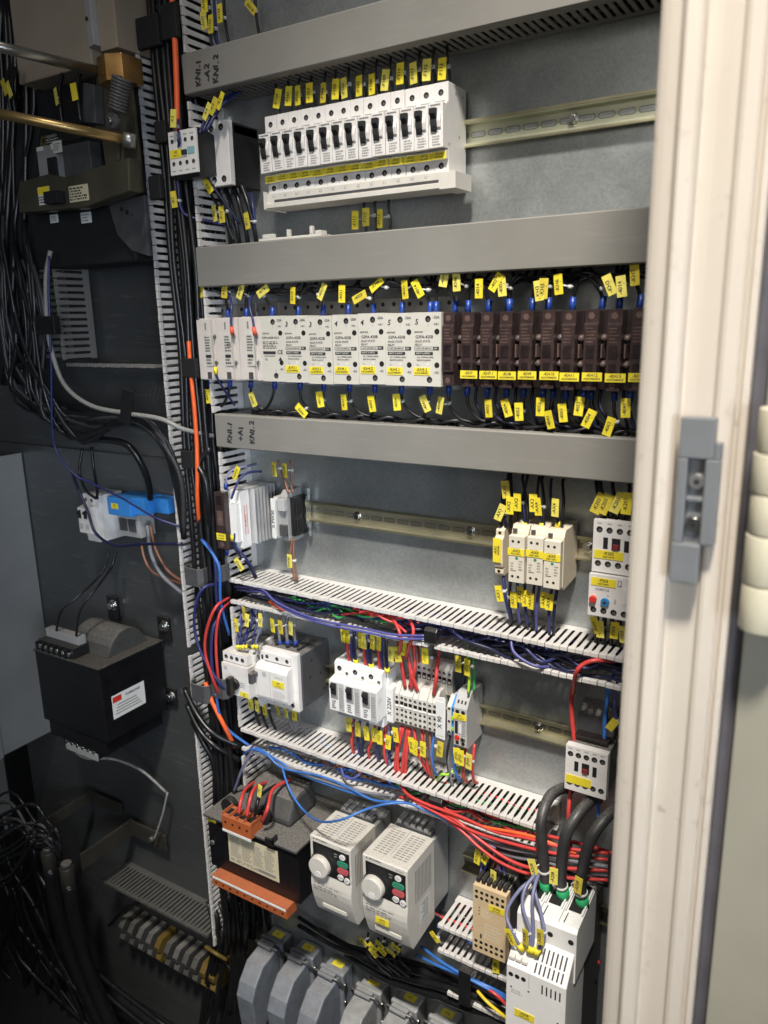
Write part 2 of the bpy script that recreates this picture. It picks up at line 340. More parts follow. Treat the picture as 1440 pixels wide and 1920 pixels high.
def marker(o, S, px, py, d, ang, txt='', w=11.0, h=25.0, yaw=None):
    """yellow wire marker hung beside the wire and held by a cable tie"""
    c = at(px, py, d); yaw = random.uniform(-18, 12) if yaw is None else yaw
    R_ = Matrix.Rotation(math.radians(ang), 3, 'Y') @ Matrix.Rotation(math.radians(yaw), 3, 'Z')
    def T(x, dd, z):
        q = R_ @ Vector((x, -dd, z)); return (c.x+q.x, c.y-q.y, c.z+q.z)
    m = M(); a = 0.8
    v = [T(x, dd, z) for x in (-w/2, w/2) for dd in (-a/2, a/2) for z in (-h/2, h/2)]
    m.add(v, [(0, 1, 3, 2), (4, 6, 7, 5), (0, 4, 5, 1), (2, 3, 7, 6), (0, 2, 6, 4), (1, 5, 7, 3)], random.choice(('yellow', 'yellow', 'yellow_pale', 'yellow_dull')))
    if txt:
        vs, fs = text_mesh(txt); sz = min(7.0, h*1.35/len(txt))
        m.add([T(-(y*sz)-1.2, a/2+0.15, x*sz-1.5) for x, y, _ in vs], fs, 'ink')
        vs, fs = text_mesh('1'); m.add([T(-(y*3.2)+3.4, a/2+0.15, x*3.2+3) for x, y, _ in vs], fs, 'ink')
    m.build('marker', o, org=S[0])
    q = min(S, key=lambda p: (p-c).length); t = M()
    dv = q-c
    if dv.length < 4: dv = Vector((6, 0, 0))
    un_ = dv.normalized()
    e = c+un_*min(dv.length, 15)
    s0 = c+un_*(w*0.42)
    if (e-s0).length < 3: e = s0+un_*5
    t.tube([s0, e], 1.3, 'tie', 5)
    t.cyl(e-Vector((0, 0, 2.4)), e+Vector((0, 0, 2.4)), 3.1, 'tie', 8)
    t.tube([e, e+un_*5+Vector((0, 1, 1.5))], 1.0, 'tie', 5)
    t.build('cable_tie', o, org=S[0])
def plate(m, x0, x1, z0, z1, d, lines, txtsize=3.0, mt='yellow'):
    m.box(x0, x1, d, d+0.6, z0, z1, mt); h = (z1-z0)/(len(lines)+0.4)
    for i, s in enumerate(lines): m.text(s, (x0+x1)/2, d+0.6, z1-h*(i+0.75), txtsize*(1 if i == 0 else 0.62), 'ink')
# ================================================================ the setting: cabinet walls, panels, frame
M().box(-1052, 60, -6, 0, -1700, 760, 'galvanised').build('back_plate', bev=0, label='galvanised steel back plate behind the rows of devices', cat='panel')
M().box(-1760, -1054, -6, 0, -1700, -255, 'panel_dark').build('back_plate', label='dark grey panel carrying the big black transformer at lower left', cat='panel')
M().box(-1900, -1054, -16, -10, -300, 900, 'panel_dark').build('back_plate', label='dark grey panel behind the switch linkage at upper left', cat='panel')
m = M().box(-1616, -1612, 2, 620, -965, -275, 'wall_paint').box(-1611.5, -1608, 150, 620, -968, -275, 'wall_paint')
m.disc(-1611.6, 70, -305, 9, 'hole', ax='x').disc(-1611.6, 110, -340, 3, 'hole', ax='x')
m.build('side_plate', bev=1, label='bare grey side plate with bluish sheen at far left', cat='plate')
M().box(-2400, 500, -300, -290, -2600, 1500, 'matte_black').build('wall_back', kind='structure')
M().box(-2400, 500, -290, 700, -1720, -1710, 'matte_black').build('floor', kind='structure')
# right door frame, a folded cream profile standing near the camera
fx = at(1211, 500, 450).x
fr = thing('door_frame', 'cream painted folded door frame post running down the right side', 'door frame', (fx, 450, -1100))
m = M(); g = lambda a: fx+a
prof = [(-1, 380), (-1, 444), (0, 447), (3, 449), (7, 450.5), (11, 451.5), (14.5, 452.3), (16, 454), (17.5, 457), (19.5, 458), (23, 457), (27.5, 455.3), (29.5, 453), (30.3, 447.5), (32, 446.5), (40, 447), (48, 448.3), (53.5, 449), (55, 452.5), (58, 453.5), (66, 453), (67.8, 451), (68.3, 447.5), (70.6, 447.5), (71.2, 451.5), (76, 451), (76.6, 448), (76.6, 380)]
m.prism([(a+fx, b) for a, b in prof], -1500, 700, 'frame_paint', 'z')
m.build('post', fr, org=(fx, 450, -1100), bev=0.8)
M().box(g(77), g(86.3), 380, 443, -1500, 700, 'gasket').build('gasket', fr, org=(fx, 450, -1100), bev=1)
dx = g(87.2)
M().box(dx, dx+400, 390, 450, -1500, 700, 'door_paint').build('cabinet_door', bev=1.5, label='grey-green cabinet door edge at the far right behind the hinge', cat='door')
# hinge: stacked knuckles
hp = Vector((g(100), 470, 0))
hz = [at(1424, y, 480).z for y in (765, 850, 928, 1005, 1100, 1188)]
h = thing('door_hinge', 'stacked cream hinge knuckles on the right edge beside the grey latch', 'hinge', (hp.x, 470, hz[-1]))
for i in range(5):
    m = M(); r = 15.5-0.0*i
    off = (1.2, 0, .6, 0, .3)[i]
    cx = at(1424-(at(1424, 900, 480).x*0), (765, 850, 928, 1005, 1100)[i]+40, 480).x
    m.cyl((hp.x+off, 470, hz[i+1]+.5), (hp.x+off, 470, hz[i]-.5), r, 'hinge', 32)
    m.build('knuckle', h, org=(hp.x, 470, hz[-1]), bev=.7)
# latch keeper
a = at(1286, 780, 457); b = at(1250, 1090, 457)
lx0, lz1, lz0 = g(45)+3, at(1300, 780, 457).z, at(1300, 1088, 457).z
lx0 = g(34.5); w = 25
lt = thing('latch_keeper', 'slate grey rectangular latch keeper with two screws on the cream frame', 'latch', (lx0, 457, lz0))
m = M(); H = lz1-lz0
m.box(0, w-1, 0, 9, H*0.76, H, 'latch_grey'); m.box(0, w-5, 0, 11, 0, H*0.245, 'latch_grey')
m.box(0, 7, 0, 9, H*0.245, H*0.76, 'latch_grey').box(w-6, w+4, 0, 9, H*0.245, H*0.76, 'latch_grey').box(7, w-6, 0, 2, H*0.245, H*0.76, 'latch_grey')
m.box(7, w-6, 2, 7, H*0.50, H*0.53, 'latch_grey')
m.box(w-1, w+4, 0, 8, H*0.76, H*0.86, 'latch_grey')
m.build('keeper_body', lt, bev=1.0)
for zz, mt_ in ((H*0.62, 'steel_dull'), (H*0.36, 'steel')):
    M().cyl((w/2+1, 2, zz), (w/2+1, 6, zz), 7, mt_, 20, 5.5).cyl((w/2+1, 6, zz), (w/2+1, 6.4, zz), 2.2, 'hole', 6).build('screw', lt, bev=0.8)
# ================================================================ wiring ducts
PITCH = 10.9
def finger_wall(m, l0, l1, c, axis, sgn, mt, D=80, seed=1, skip=(), pt=PITCH):
    """one slotted wall: plane at coordinate c across the duct; fingers run out of the panel"""
    rg = random.Random(seed)
    def bx(a0, a1, d0, d1, t0, t1):
        if axis == 'x': m.box(a0, a1, d0, d1, min(t0, t1), max(t0, t1), mt)
        else: m.box(min(t0, t1), max(t0, t1), d0, d1, a0, a1, mt)
    bx(l0, l1, 0.5, 15, c, c+sgn*1.8)
    n = int((l1-l0)/pt); fw_ = pt*0.60; hw = pt*0.94
    for i in range(n):
        if i in skip: continue
        a = l0+i*pt+pt*.18; j = rg.uniform(-.5, .5); e = rg.uniform(-.5, .5)
        # finger with slightly swollen ends
        pr = [(a-0.4, 15), (a+fw_+.4, 15), (a+fw_, 20), (a+fw_+j, 66), (a+fw_+1.2+j, 74), (a-1.2+j, 74), (a+j, 66), (a, 20)]
        if axis == 'x':
            v = [(p, d, c+sgn*(1.7+e*(d > 40))) for p, d in pr]+[(p, d, c+e*sgn*(d > 40)) for p, d in pr]
        else:
            v = [(c+sgn*(1.7+e*(d > 40)), d, p) for p, d in pr]+[(c+e*sgn*(d > 40), d, p) for p, d in pr]
        k = len(pr); m.add(v, [tuple(range(k)), tuple(range(2*k-1, k-1, -1))]+[(q, (q+1) % k, k+(q+1) % k, k+q) for q in range(k)], mt)
        bx(a+fw_/2-hw/2+j, a+fw_/2+hw/2+j, 73, D, c-sgn*.3+e*sgn, c+sgn*(6.4 if pt < 11 else 4)+e*sgn)
def hduct(x0, x1, z0, z1, label, cover=False, mt='duct', skipt=(), skipb=(), writing=None, seed=1):
    t = thing('wiring_duct', label, 'wiring duct', (x0, 0, z0)); o = (x0, 0, z0)
    m = M().box(x0, x1, 0.4, 3, z0+4, z1-4, mt); m.build('duct_base', t, org=o)
    m = M(); finger_wall(m, x0, x1, z1, 'x', -1, mt, seed=seed, skip=skipt); m.build('slotted_wall', t, org=o, bev=1.3)
    m = M(); finger_wall(m, x0, x1, z0, 'x', 1, mt, seed=seed+50, skip=skipb); m.build('slotted_wall', t, org=o, bev=1.3)
    if cover:
        m = M().prism([(66, z0-1.6), (81.5, z0-1.6), (83, z0), (83, z1), (81.5, z1+1.6), (66, z1+1.6), (66, z1+0.3), (80.6, z1+0.3), (80.6, z0-0.3), (66, z0-0.3)], x0-2, x1, 'duct_cover')
        c = m.build('cover', t, org=o, bev=0.4)
        if writing:
            mm_ = M()
            for s, px, py, d in writing:
                q = at(px, py, 83.2); hz_ = random.Random(len(s)+px); L_ = len(s)
                cw_ = [5.2 if ch_ in '.1' else (7 if ch_ in '-' else 10) for ch_ in s]; tot = sum(cw_)
                for e_ in (-.4, .1, .5):
                    acc = -tot/2
                    for i_, ch_ in enumerate(s):
                        acc += cw_[i_]; mm_.text(ch_, q.x+e_+(acc-cw_[i_]/2)*.08+((i_*53+px) % 5-2)*.5, 83.1+abs(e_)*.05, q.z+e_+acc-cw_[i_]/2, 14, 'ink', 84+(i_*37+px) % 17-8)
            mm_.build('handwriting', c, org=o)
    return t
def vduct_wall(x, z0, z1, sgn, parent, o, mt='duct', seed=3):
    m = M(); finger_wall(m, z0, z1, x, 'z', sgn, mt, seed=seed, pt=12.6); m.build('slotted_wall', parent, org=o, bev=0.7)
XR = -120
hduct(-944, XR, 346, 400, 'covered grey wiring duct across the top with handwriting at its left end', True, 'duct_cover', writing=[('KN1.1', 372, 138, 83), ('-A2', 389, 136, 83), ('KN1.2', 405, 128, 83)], seed=11)
hduct(-945, XR, 60, 119, 'covered grey wiring duct between the breakers and the solid state relays', True, 'duct_cover', seed=12)
hduct(-930, XR, -203, -150, 'covered grey wiring duct below the relays with handwriting at its left end', True, 'duct_cover', writing=[('KN1.1', 431, 812, 83), ('+A1', 452, 814, 83), ('KN1.2', 473, 810, 83)], seed=13)
hduct(-930, XR, -489, -442, 'open slotted duct with dark blue wires under the relays with cream cases', seed=14, skipt=(), skipb=(21, 37))
hduct(-928, -335, -783, -738, 'open slotted duct with red wires under the white breakers and terminals', seed=15, skipb=(30,))
hduct(-512, -360, -1042, -986, 'short open slotted duct between the drives and the beige relay module', seed=16)
vd = thing('wiring_duct', 'tall vertical duct full of black cables between the two halves', 'wiring duct', (-1045, 0, -1280))
o = (-1045, 0, -1280)
M().box(-1043, -948, 0.4, 3, -1280, 720, 'duct_shaded').build('duct_base', vd, org=o)
vduct_wall(-1050, -600, 720, 1, vd, o, 'duct', 21); vduct_wall(-1050, -1285, -612, 1, vd, o, 'duct', 22)
for k, (z0, z1) in enumerate(((404, 640), (122, 343), (-147, 57), (-440, -206), (-736, -491), (-860, -786))):
    vduct_wall((-941, -941, -938, -930, -928, -926)[k], z0, z1, -1, vd, o, 'duct', 30+k)
# far left ducts
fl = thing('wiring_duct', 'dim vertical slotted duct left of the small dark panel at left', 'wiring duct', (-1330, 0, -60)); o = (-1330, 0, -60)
vduct_wall(-1318, -62, 125, -1, fl, o, 'duct_shaded', 41); vduct_wall(-1390, -62, 125, 1, fl, o, 'duct_shaded', 42)
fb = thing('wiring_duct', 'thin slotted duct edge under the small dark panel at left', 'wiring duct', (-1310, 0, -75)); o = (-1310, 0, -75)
m = M(); finger_wall(m, -1312, -1064, -74, 'x', 1, 'duct_shaded', seed=43); m.build('slotted_wall', fb, org=o, bev=0.7)
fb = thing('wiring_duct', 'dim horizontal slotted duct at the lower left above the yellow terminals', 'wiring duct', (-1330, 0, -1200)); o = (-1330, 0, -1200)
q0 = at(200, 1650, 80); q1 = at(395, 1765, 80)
m = M(); finger_wall(m, q0.x-20, q1.x, (q0.z+q1.z)/2, 'x', -1, 'duct_deep_shade', seed=44); m.build('slotted_wall', fb, org=o, bev=0.7)
# ================================================================ DIN rails
def rail(x0, x1, zc, label, face='zinc_face', lip='zinc', screws=(), D=14):
    t = thing('mounting_rail', label, 'rail', (x0, 0, zc)); o = (x0, 0, zc)
    m = M(); h = 17.5
    m.prism([(D-1, zc+h), (D, zc+h), (D, zc+12.2), (2.2, zc+12.2), (2.2, zc-12.2), (D, zc-12.2), (D, zc-h), (D-1, zc-h), (D-1, zc-13.2), (1, zc-13.2), (1, zc+13.2), (D-1, zc+13.2)], x0, x1, face)
    m.box(x0, x1, D+0.1, D+1, zc+14, zc+h, lip).box(x0, x1, D+0.1, D+1, zc-h, zc-14, lip)
    m.build('rail_profile', t, org=o, bev=0.5)
    n = int((x1-x0)/25); m = M()
    for i in range(n):
        a = x0+12+i*25
        pts = [(a+7+3*math.cos(th), 2.5, zc+3*math.sin(th)) for th in [math.radians(-90+30*k) for k in range(7)]]+[(a-7+3*math.cos(th), 2.5, zc+3*math.sin(th)) for th in [math.radians(90+30*k) for k in range(7)]]
        m.add(pts, [tuple(range(len(pts)))], 'galvanised' if face == 'zinc_face' else 'slot_shaded')
        pts2 = [(x, 2.45, z) for x, _, z in [(zz[0]+(0.7 if zz[0] > a else -0.7), 0, zc+(zz[2]-zc)*1.25) for zz in pts]]
        m.add(pts2, [tuple(range(len(pts2)))], 'olive')
    m.build('slots', t, org=o)
    for s in screws:
        m = M().cyl((s, 2.5, zc), (s, 4.2, zc), 8, 'steel', 20).cyl((s, 4.2, zc), (s, 9, zc), 5.5, 'steel', 6)
        m.build('screw', t, org=o, bev=0.6)
rail(-522, XR, 243, 'zinc plated mounting rail right of the long breaker row', screws=[at(1075, 231, 3).x])
rail(-900, XR, -318, 'zinc plated mounting rail behind the cream relays in the third row', face='zinc_mid', screws=[at(671, 970, 3).x, at(883, 1000, 3).x, at(1102, 1040, 3).x])
rail(-935, -150, -617, 'zinc plated mounting rail behind the white breakers and the small contactor', face='zinc_mid', screws=[at(1010, 1360, 3).x])
rail(-500, -150, -905, 'short mounting rail behind the beige relay module', face='olive')
# ================================================================ row 1: fourteen breakers
BX, BP, BZ = -806.0, 21.9, 241.0
G1 = 'single pole breakers in the long top row'
for i in range(14):
    x = BX+i*BP
    t = thing('circuit_breaker', f'{ordn(i)} white single pole breaker from the left in the long top row', 'circuit breaker', (x, 0, BZ), G1)
    m = M(); w = BP-0.5
    m.prism([(9, -58), (62, -58), (62, -24), (78, -24), (78, 30), (66, 30), (66, 33), (62, 33), (62, 57), (9, 57)], 0, w, 'white')
    m.hole(w/2, 62, 45, 3.9); m.hole(w/2, 62, -43.5, 4.0)
    m.box(0, w, 62.1, 68.3, -37, -26, 'white').box(2.5, w-4, 62.1, 63.2, 34, 35.2, 'greyp')
    m.quad(3, w-3.5, 26, 28, 78.2, 'ink_grey')
    m.quad(0.3, 1.0, -25, 29, 78.2, 'greyp')
    m.text('ON', w*.55, 78, -5, 4, 'ink_grey'); m.print_(6, w-2, -22, -9, 78, 4, 'ink_grey', i, .6)
    if i == 13:
        for dd, zz in ((40, 46), (20, 46), (60, -18), (30, -5)): m.disc(w+0.2, dd, zz, 2, 'greyp', 10, 'x')
    m.build('housing', t, bev=0.8)
    M().prism([(78.2, -5), (81, -4), (82.5, 2), (82, 10), (86.5, 16), (86, 22.5), (78.2, 23.5)], 5, 13.5, 'matte_black').build('toggle', t, bev=0.8)
    # recess ears
    e = M(); e.prism([(78.1, -3), (80.5, 0), (82, 8), (80.5, 16), (78.1, 19)], 14, 19.2, 'white'); e.build('toggle_guard', t, bev=0.8)
    l = M(); plate(l, 0.2, w, -36.5, -27.2, 68.5, [f'-F{101+i}', 'A23/16041'], 4.6); l.build('label_strip', t)
bb = thing('busbar', 'off-white comb busbar clipped under the long breaker row', 'busbar', (BX-2, 0, 169))
m = M(); W_ = 14*BP
m.prism([(20, 0), (69, 0), (69, 6), (64.5, 7), (64.5, 21), (20, 21)], 0, W_+2, 'offwhite')
m.box(14, W_-12, 64.6, 65.2, 8, 11.5, 'darkgrey').box(W_-8, W_+16, 22, 71, -2, 19, 'offwhite')
for i in range(14): m.text('L%d' % (i % 3+1), i*BP+13, 64.5, 16.2, 5, 'ink_grey')
m.build('comb', bb, bev=0.6); M().box(-1.5, -0.2, 18, 72, -2, 24, 'offwhite').build('end_cap', bb, bev=0.6)
for i, (px, py, an) in enumerate([(520, 185, 16), (541, 180, 8), (558, 179, 2), (580, 174, 2), (606, 174, 6), (629, 167, 6), (645, 165, -2), (673, 161, 1), (697, 158, 1), (722, 150, 8), (750, 138, 3), (775, 137, -2), (800, 131, 4), (829, 129, 3)]):
    x = BX+i*BP+BP/2
    o_, S = wire([(x, 38, 297), (x+1, 40, 312), (x+random.uniform(-3, 3), 46, 330), (x+random.uniform(-3, 5), 42, 352)], 2.0, 'w_black', f'black marked wire into the {ordn(i)} breaker from the left, top row', 'wires entering the top of the breaker row')
    marker(o_, S, px, py, 58, an, f'-F{100+i}', 12, 26)
# small plastic strip lying above the second duct
m = M().box(-820, -700, 20, 76, 121.5, 125, 'offwhite').box(-812, -790, 70, 76, 125, 131, 'offwhite').box(-765, -760, 70, 76, 125, 135, 'offwhite').box(-722, -717, 70, 76, 125, 137, 'offwhite').box(-712, -702, 60, 76, 125, 130, 'offwhite')
m.build('cover_clip', None, None, 0.5, 'loose off-white plastic strip lying on the second duct', 'plastic strip')
for i, (px, py) in enumerate([(666, 413), (686, 407), (712, 410)]):
    q = at(px+14, py-10, 20); x = q.x+5
    o_, S = wire([(x, 20, 182), (x+1, 25, 160), (x+2, 22, 140), (x-2, 20, 112)], 2.2, 'w_black', f'black wire with yellow marker hanging under the busbar, {ordn(i)} of three', 'wires under the busbar')
    marker(o_, S, px, py, 40, 2, f'-F11{i+1}', 11, 25)
# contactor with auxiliary block, upper left
t = thing('contactor', 'black contactor with white front and clipped auxiliary block, top left of panel', 'contactor', (-945, 0, 255))
m = M().box(0, 72, 0.5, 62, -46, 46, 'black').prism([(72, 30), (72, 44), (60, 50), (20, 48), (2, 44), (2, 30)], 2, 58, 'black', 'd')
m.build('housing', t, bev=1.2)
m = M().box(0, 74, 62.3, 73, -46, 47, 'white')
for zz in (38, -36):
    for xx in (20, 40, 60): m.hole(xx, 73, zz, 5)
m.build('front_plate', t, bev=1)
m = M().prism([(73.3, -30), (96, -36), (110, -36), (110, 34), (96, 34), (73.3, 28)], -12, 46, 'black'); m.build('auxiliary_block', t, bev=1)
m = M().box(-12, 46, 110.3, 114, -30, 32, 'white')
for xx in (-4, 10, 24, 38): m.hole(xx, 114, 18, 3.3); m.hole(xx, 114, -14, 3.3); m.print_(xx-4, xx+4, 24, 27, 114, 1); m.print_(xx-4, xx+4, -26, -23, 114, 1)
m.box(16, 26, 114.2, 117, -3, 4, 'ink').box(27, 42, 114.2, 114.8, -3, 7, 'aqua'); plate(m, -10, 15, -6, 6, 114.2, ['-K3', 'A20 / 16'], 5)
m.build('auxiliary_front', t, bev=.6)
for k in range(4):
    m = M().cyl((14+k*15, 50, 47), (14+k*15, 50, 56), 4, 'pure', 10); m.build('terminal_boot', t)
m = M(); [m.cyl((18+k*18, 40, -46), (18+k*18, 40, -54), 4.5, 'tie', 10) for k in range(3)]; m.build('terminal_boot', t)
G = 'marked wires around the top left contactor'
for i, (px, py, an, P, c) in enumerate([
    (325, 222, 8, [(332, 300, 85), (336, 262, 120), (334, 225, 95), (338, 190, 80)], 'w_blue'),
    (388, 209, 35, [(374, 250, 105), (385, 225, 90), (408, 195, 70), (440, 172, 40)], 'w_blue'),
    (400, 199, 35, [(380, 248, 105), (395, 218, 90), (418, 192, 70), (446, 172, 40)], 'w_navy'),
    (413, 189, 30, [(386, 246, 105), (405, 214, 90), (425, 190, 70), (452, 172, 40)], 'w_blue'),
    (326, 374, -4, [(332, 315, 90), (334, 350, 90), (345, 400, 85), (395, 415, 60), (440, 425, 40)], 'w_blue'),
    (390, 348, -32, [(380, 318, 85), (400, 350, 75), (425, 385, 65), (450, 420, 50)], 'w_navy'),
    (402, 400, -6, [(385, 345, 50), (400, 372, 55), (422, 410, 50), (440, 455, 40)], 'w_black'),
    (416, 402, -3, [(402, 345, 50), (415, 372, 55), (432, 410, 50), (448, 455, 40)], 'w_black'),
    (463, 414, -8, [(470, 362, 40), (474, 385, 50), (477, 410, 50), (478, 450, 40)], 'w_blue')]):
    o_, S = wire([at(a, b, d) for a, b, d in P], 2.3, c, f'{COLN[c]} marked wire by the top left contactor, {ordn(i)} counted from the top', G)
    marker(o_, S, px, py, P[1][2]+6, an, f'-K{3+i}', 11, 25)
for i in range(4):
    a = 404+i*16
    wire([at(a, 345, 45), at(a+14, 385, 50), at(a+25, 430, 45), at(a+30, 468, 35)], 4, 'cable_black', 'thick black wire running down from the top left contactor', 'thick black wires under the top left contactor')
# ================================================================ row 2: solid state relays
GS = 'beige solid state relays in the middle row'
def ssr_base(t, w):
    m = M().box(0.5, w-0.5, 0.5, 40, -8, 108, 'alu')
    m.box(0.5, w-.5, 40.2, 42, 100, 122, 'steel_dull')
    for xx in (w*.3, w*.72): m.disc(xx, 42.2, 113, 3.2, 'hole'); 
    m.build('heat_sink', t, bev=.6)
SX = [-950, -905, -860, -815, -769.5, -724, -678, -632.5, -587, -541.5, -496]
hand = {4: '3', 5: '3', 6: '4', 7: '4', 8: '5', 9: '5'}
tags2 = {4: '-KH3.1', 5: '-KH3.2', 6: '-KH4.1', 7: '-KH4.2', 8: '-KH5.1', 9: '-KH5.2'}
for i in range(10):
    x = SX[i]; w = SX[i+1]-x-0.6
    if i < 3:
        t = thing('solid_state_relay', f'{ordn(i)} pinkish beige relay from the left with open screw terminals', 'relay', (x, 0, -91), GS); ssr_base(t, w)
        m = M().box(0, w, 42.3, 84, 0, 100, 'ssr_pink').box(1, 30, 84.2, 92, 2, 98, 'ssr_pink').box(w-8, w, 84.2, 89, 2, 98, 'ssr_pink')
        m.box(17, 32, 92.2, 93.5, 24, 74, 'ssr'); m.print_(18, 31, 46, 72, 93.6, 6, 'ink', i); m.box(18, 30, 93.7, 93.9, 37, 42, 'ink'); m.print_(18, 31, 26, 36, 93.6, 2, 'ink', i+5)
        if i == 1: m.text('CE', 27, 93.6, 56, 8, 'ink')
        m.box(18, 27, 92.3, 92.9, 3, 14, 'darkgrey'); m.box(19, 22, 92.3, 92.9, 82, 93, 'ink_grey')
        m.build('housing', t, bev=.8)
        for zz in (70, 28):
            M().cyl((36, 84, zz), (36, 89, zz), 4.2, 'steel', 14).box(31.5, 41, 83.5, 84.8, zz-6, zz+6, 'steel_dull').build('terminal_screw', t, bev=.4)
    else:
        t = thing('solid_state_relay', f'beige solid state relay printed 20A, {ordn(i-3)} of seven' + (f', handwritten {hand[i]}' if i in hand else ' without yellow label'), 'relay', (x, 0, -91), GS); ssr_base(t, w)
        m = M().box(0, w, 42.3, 90, 0, 100, 'ssr'); d = 90
        m.hole(w*.55, d, 91, 4.4); m.hole(w*.86, d, 74, 4.0, False); m.hole(w*.86, d, 29, 4.0, False); m.hole(w*.60, d, 9, 4.4)
        m.text('-20A', w*.83, d, 93, 5.2); m.text('1', w*.55, d, 83, 4, 'ink_grey'); m.text('+A1', w*.84, d, 84, 4.6); m.text('-A2', w*.85, d, 19, 4.6); m.text('2', w*.6, d, 16, 4, 'ink_grey')
        m.text('omron', w*.22, d, 74, 5, 'ink'); m.text('G3PA-420B' if i > 3 else 'G3PA-420B-VD-2', w*.42, d, 67, 5.8 if i > 3 else 4.6, 'ink')
        if i > 3:
            m.text('SOLID STATE', w*.36, d, 61, 4, 'ink'); m.text('RELAY', w*.22, d, 56.5, 4, 'ink')
            m.box(3, w-3, 90.1, 90.25, 49, 54, 'ink').box(3.6, w-12.5, 90.3, 90.4, 49.6, 53.4, 'ssr').text('LOAD 200-480VAC', w*.4, 90.4, 51.5, 3.1)
            m.text('20A', w-8.5, 90.3, 51.5, 3.2, 'ssr')
            m.box(4, w*.72, 90.1, 90.3, 42.5, 47, 'ink').text('INPUT 5-24VDC', w*.38, 90.3, 44.8, 3.2, 'ssr')
            m.text('cUL 10000Hz~60Hz', w*.45, d, 39.5, 3.2); m.text('MADE IN JAPAN', w*.4, d, 35.5, 3); m.text('No.', w*.2, d, 29, 3, 'ink_grey'); m.quad(w*.5, w*.58, 29.5, 31, 90.2, 'paper')
            m.text(hand[i], w*.16, d, 87, 11, 'ink', -12)
        else:
            m.print_(3, w-10, 50, 62, d, 5, 'ink', i); m.box(3, w*.62, 90.1, 90.3, 42, 46.5, 'ink'); m.text('CE', w*.82, d, 45, 9, 'ink'); m.text('MADE IN JAPAN', w*.36, d, 39, 3); m.text('UL', w*.2, d, 34, 5)
            m.add([(w*.72, 90.2, 32), (w*.92, 90.2, 32), (w*.82, 90.2, 38)], [(0, 1, 2)], 'ink')
        m.build('housing', t, bev=.7)
        if i in tags2:
            l = M(); plate(l, 2.5, w*.62, 15, 25.5, 90.2, [tags2[i], 'A23/DRM4001'], 6); l.build('label_sticker', t)
GB = 'brown clear covered relays in the middle row'
BRX = [-495+27.9*k for k in range(13)]
tb = ['', '-KH7', '-KH7.1', '-KH8', '-KH9', '-KH10', '-KH11', '-KH12', '-KH13', '-KH14', '', '', '']
for i in range(11):
    x = BRX[i]; w = 27.4
    t = thing('fused_relay', f'{ordn(i)} brown clear covered relay from the left, beside the beige ones', 'relay', (x, 0, -91), GB)
    m = M().box(0, w, 0.5, 68, 0, 98, 'brown_deep'); m.build('base', t, bev=.8)
    bc = 'brown_clear' if i < 6 else 'brown_clear'
    m = M().prism([(68.2, 1), (89, 1), (89, 18), (92, 20), (92, 80), (89, 83), (89, 99), (68.2, 99)], 0.4, 17.5, bc)
    m.print_(3, 15, 58, 78, 92, 5, 'brown_light', i, .4); m.box(3, 14, 92.1, 92.5, 40, 56, 'brown_deep'); m.disc(8, 89.2, 91, 4, 'brown_light'); m.disc(8, 89.2, 8, 4, 'brown_light')
    m.box(4, 13, 92.1, 92.8, 24, 34, 'brown_deep')
    m.build('clear_cover', t, bev=1.1)
    for zz in (65, 33): M().cyl((21.5, 68, zz), (21.5, 80, zz), 3.8, 'brown_light', 12).cyl((21.5, 80.1, zz), (21.5, 81, zz), 2, 'steel_dull', 8).build('terminal_screw', t, bev=.4)
    M().box(19.3, 21.2, 68.2, 84, 40, 57, 'brown_light').build('lens_rib', t, bev=.5)
    if tb[i]:
        l = M(); plate(l, 0.5, 25.5, 12.5, 23, 93.4, [tb[i], 'A23/DRM4003'], 5.4); l.build('label_sticker', t)
# wires above and below row 2
topx = [(390, 378, 543, 18), (430, 421, 544, 8), (465, 451, 546, 24), (513, 493, 546, 62), (562, 549, 554, 4), (608, 604, 547, 28), (655, 641, 551, 3), (703, 674, 557, 66), (757, 706, 534, 55), (808, 759, 543, -5), (820, 783, 541, -28),
        (855, 833, 520, 12), (880, 856, 528, -2), (918, 898, 541, 0), (955, 930, 529, 32), (957, 941, 537, -6), (1000, 1010, 545, -8), (1030, 1019, 541, 2), (1075, 1047, 533, -6), (1130, 1143, 534, -24), (1163, 1165, 537, -8), (1200, 1190, 515, -5)]
for i, (sx, px, py, an) in enumerate(topx):
    q = at(sx, 578, 55); s = random.choice((-1, 1, 1)); c = 'w_black'
    L_ = random.uniform(18, 40)*s
    o_, S = wire([(q.x, 60, 4), (q.x+1, 60, 20), (q.x+L_*.25, 66, 40), (q.x+L_*.8, 62, 50+random.uniform(-3, 4)), (q.x+L_*1.4, 45, 46), (q.x+L_*1.6, 30, 66)], 2.4, c, f'black marked wire with blue sleeve, {ordn(i)} from the left above the middle relays', 'marked wires above the middle relay row', sleeves=((0, 'sleeve', 20),))
    marker(o_, S, px, py, 76, an, random.choice(['-4003', '-KH3', '-4014', '-KH6', '-4021']), 11.5, 25)
botx = [(400, 390, 743, -6), (437, 0, 0, 0), (476, 474, 749, -22), (520, 0, 0, 0), (568, 565, 770, -48), (612, 600, 749, -9), (660, 645, 754, -5), (707, 697, 757, -10), (757, 744, 754, -5), (810, 797, 757, -25), (845, 825, 760, 10),
        (880, 0, 0, 0), (917, 916, 766, -5), (953, 950, 765, -18), (985, 973, 772, -4), (1022, 1013, 763, 0), (1040, 1030, 787, -15), (1065, 1055, 774, -8), (1098, 1086, 762, 6), (1112, 1104, 785, 24), (1155, 1142, 800, 16), (1185, 1173, 765, -2)]
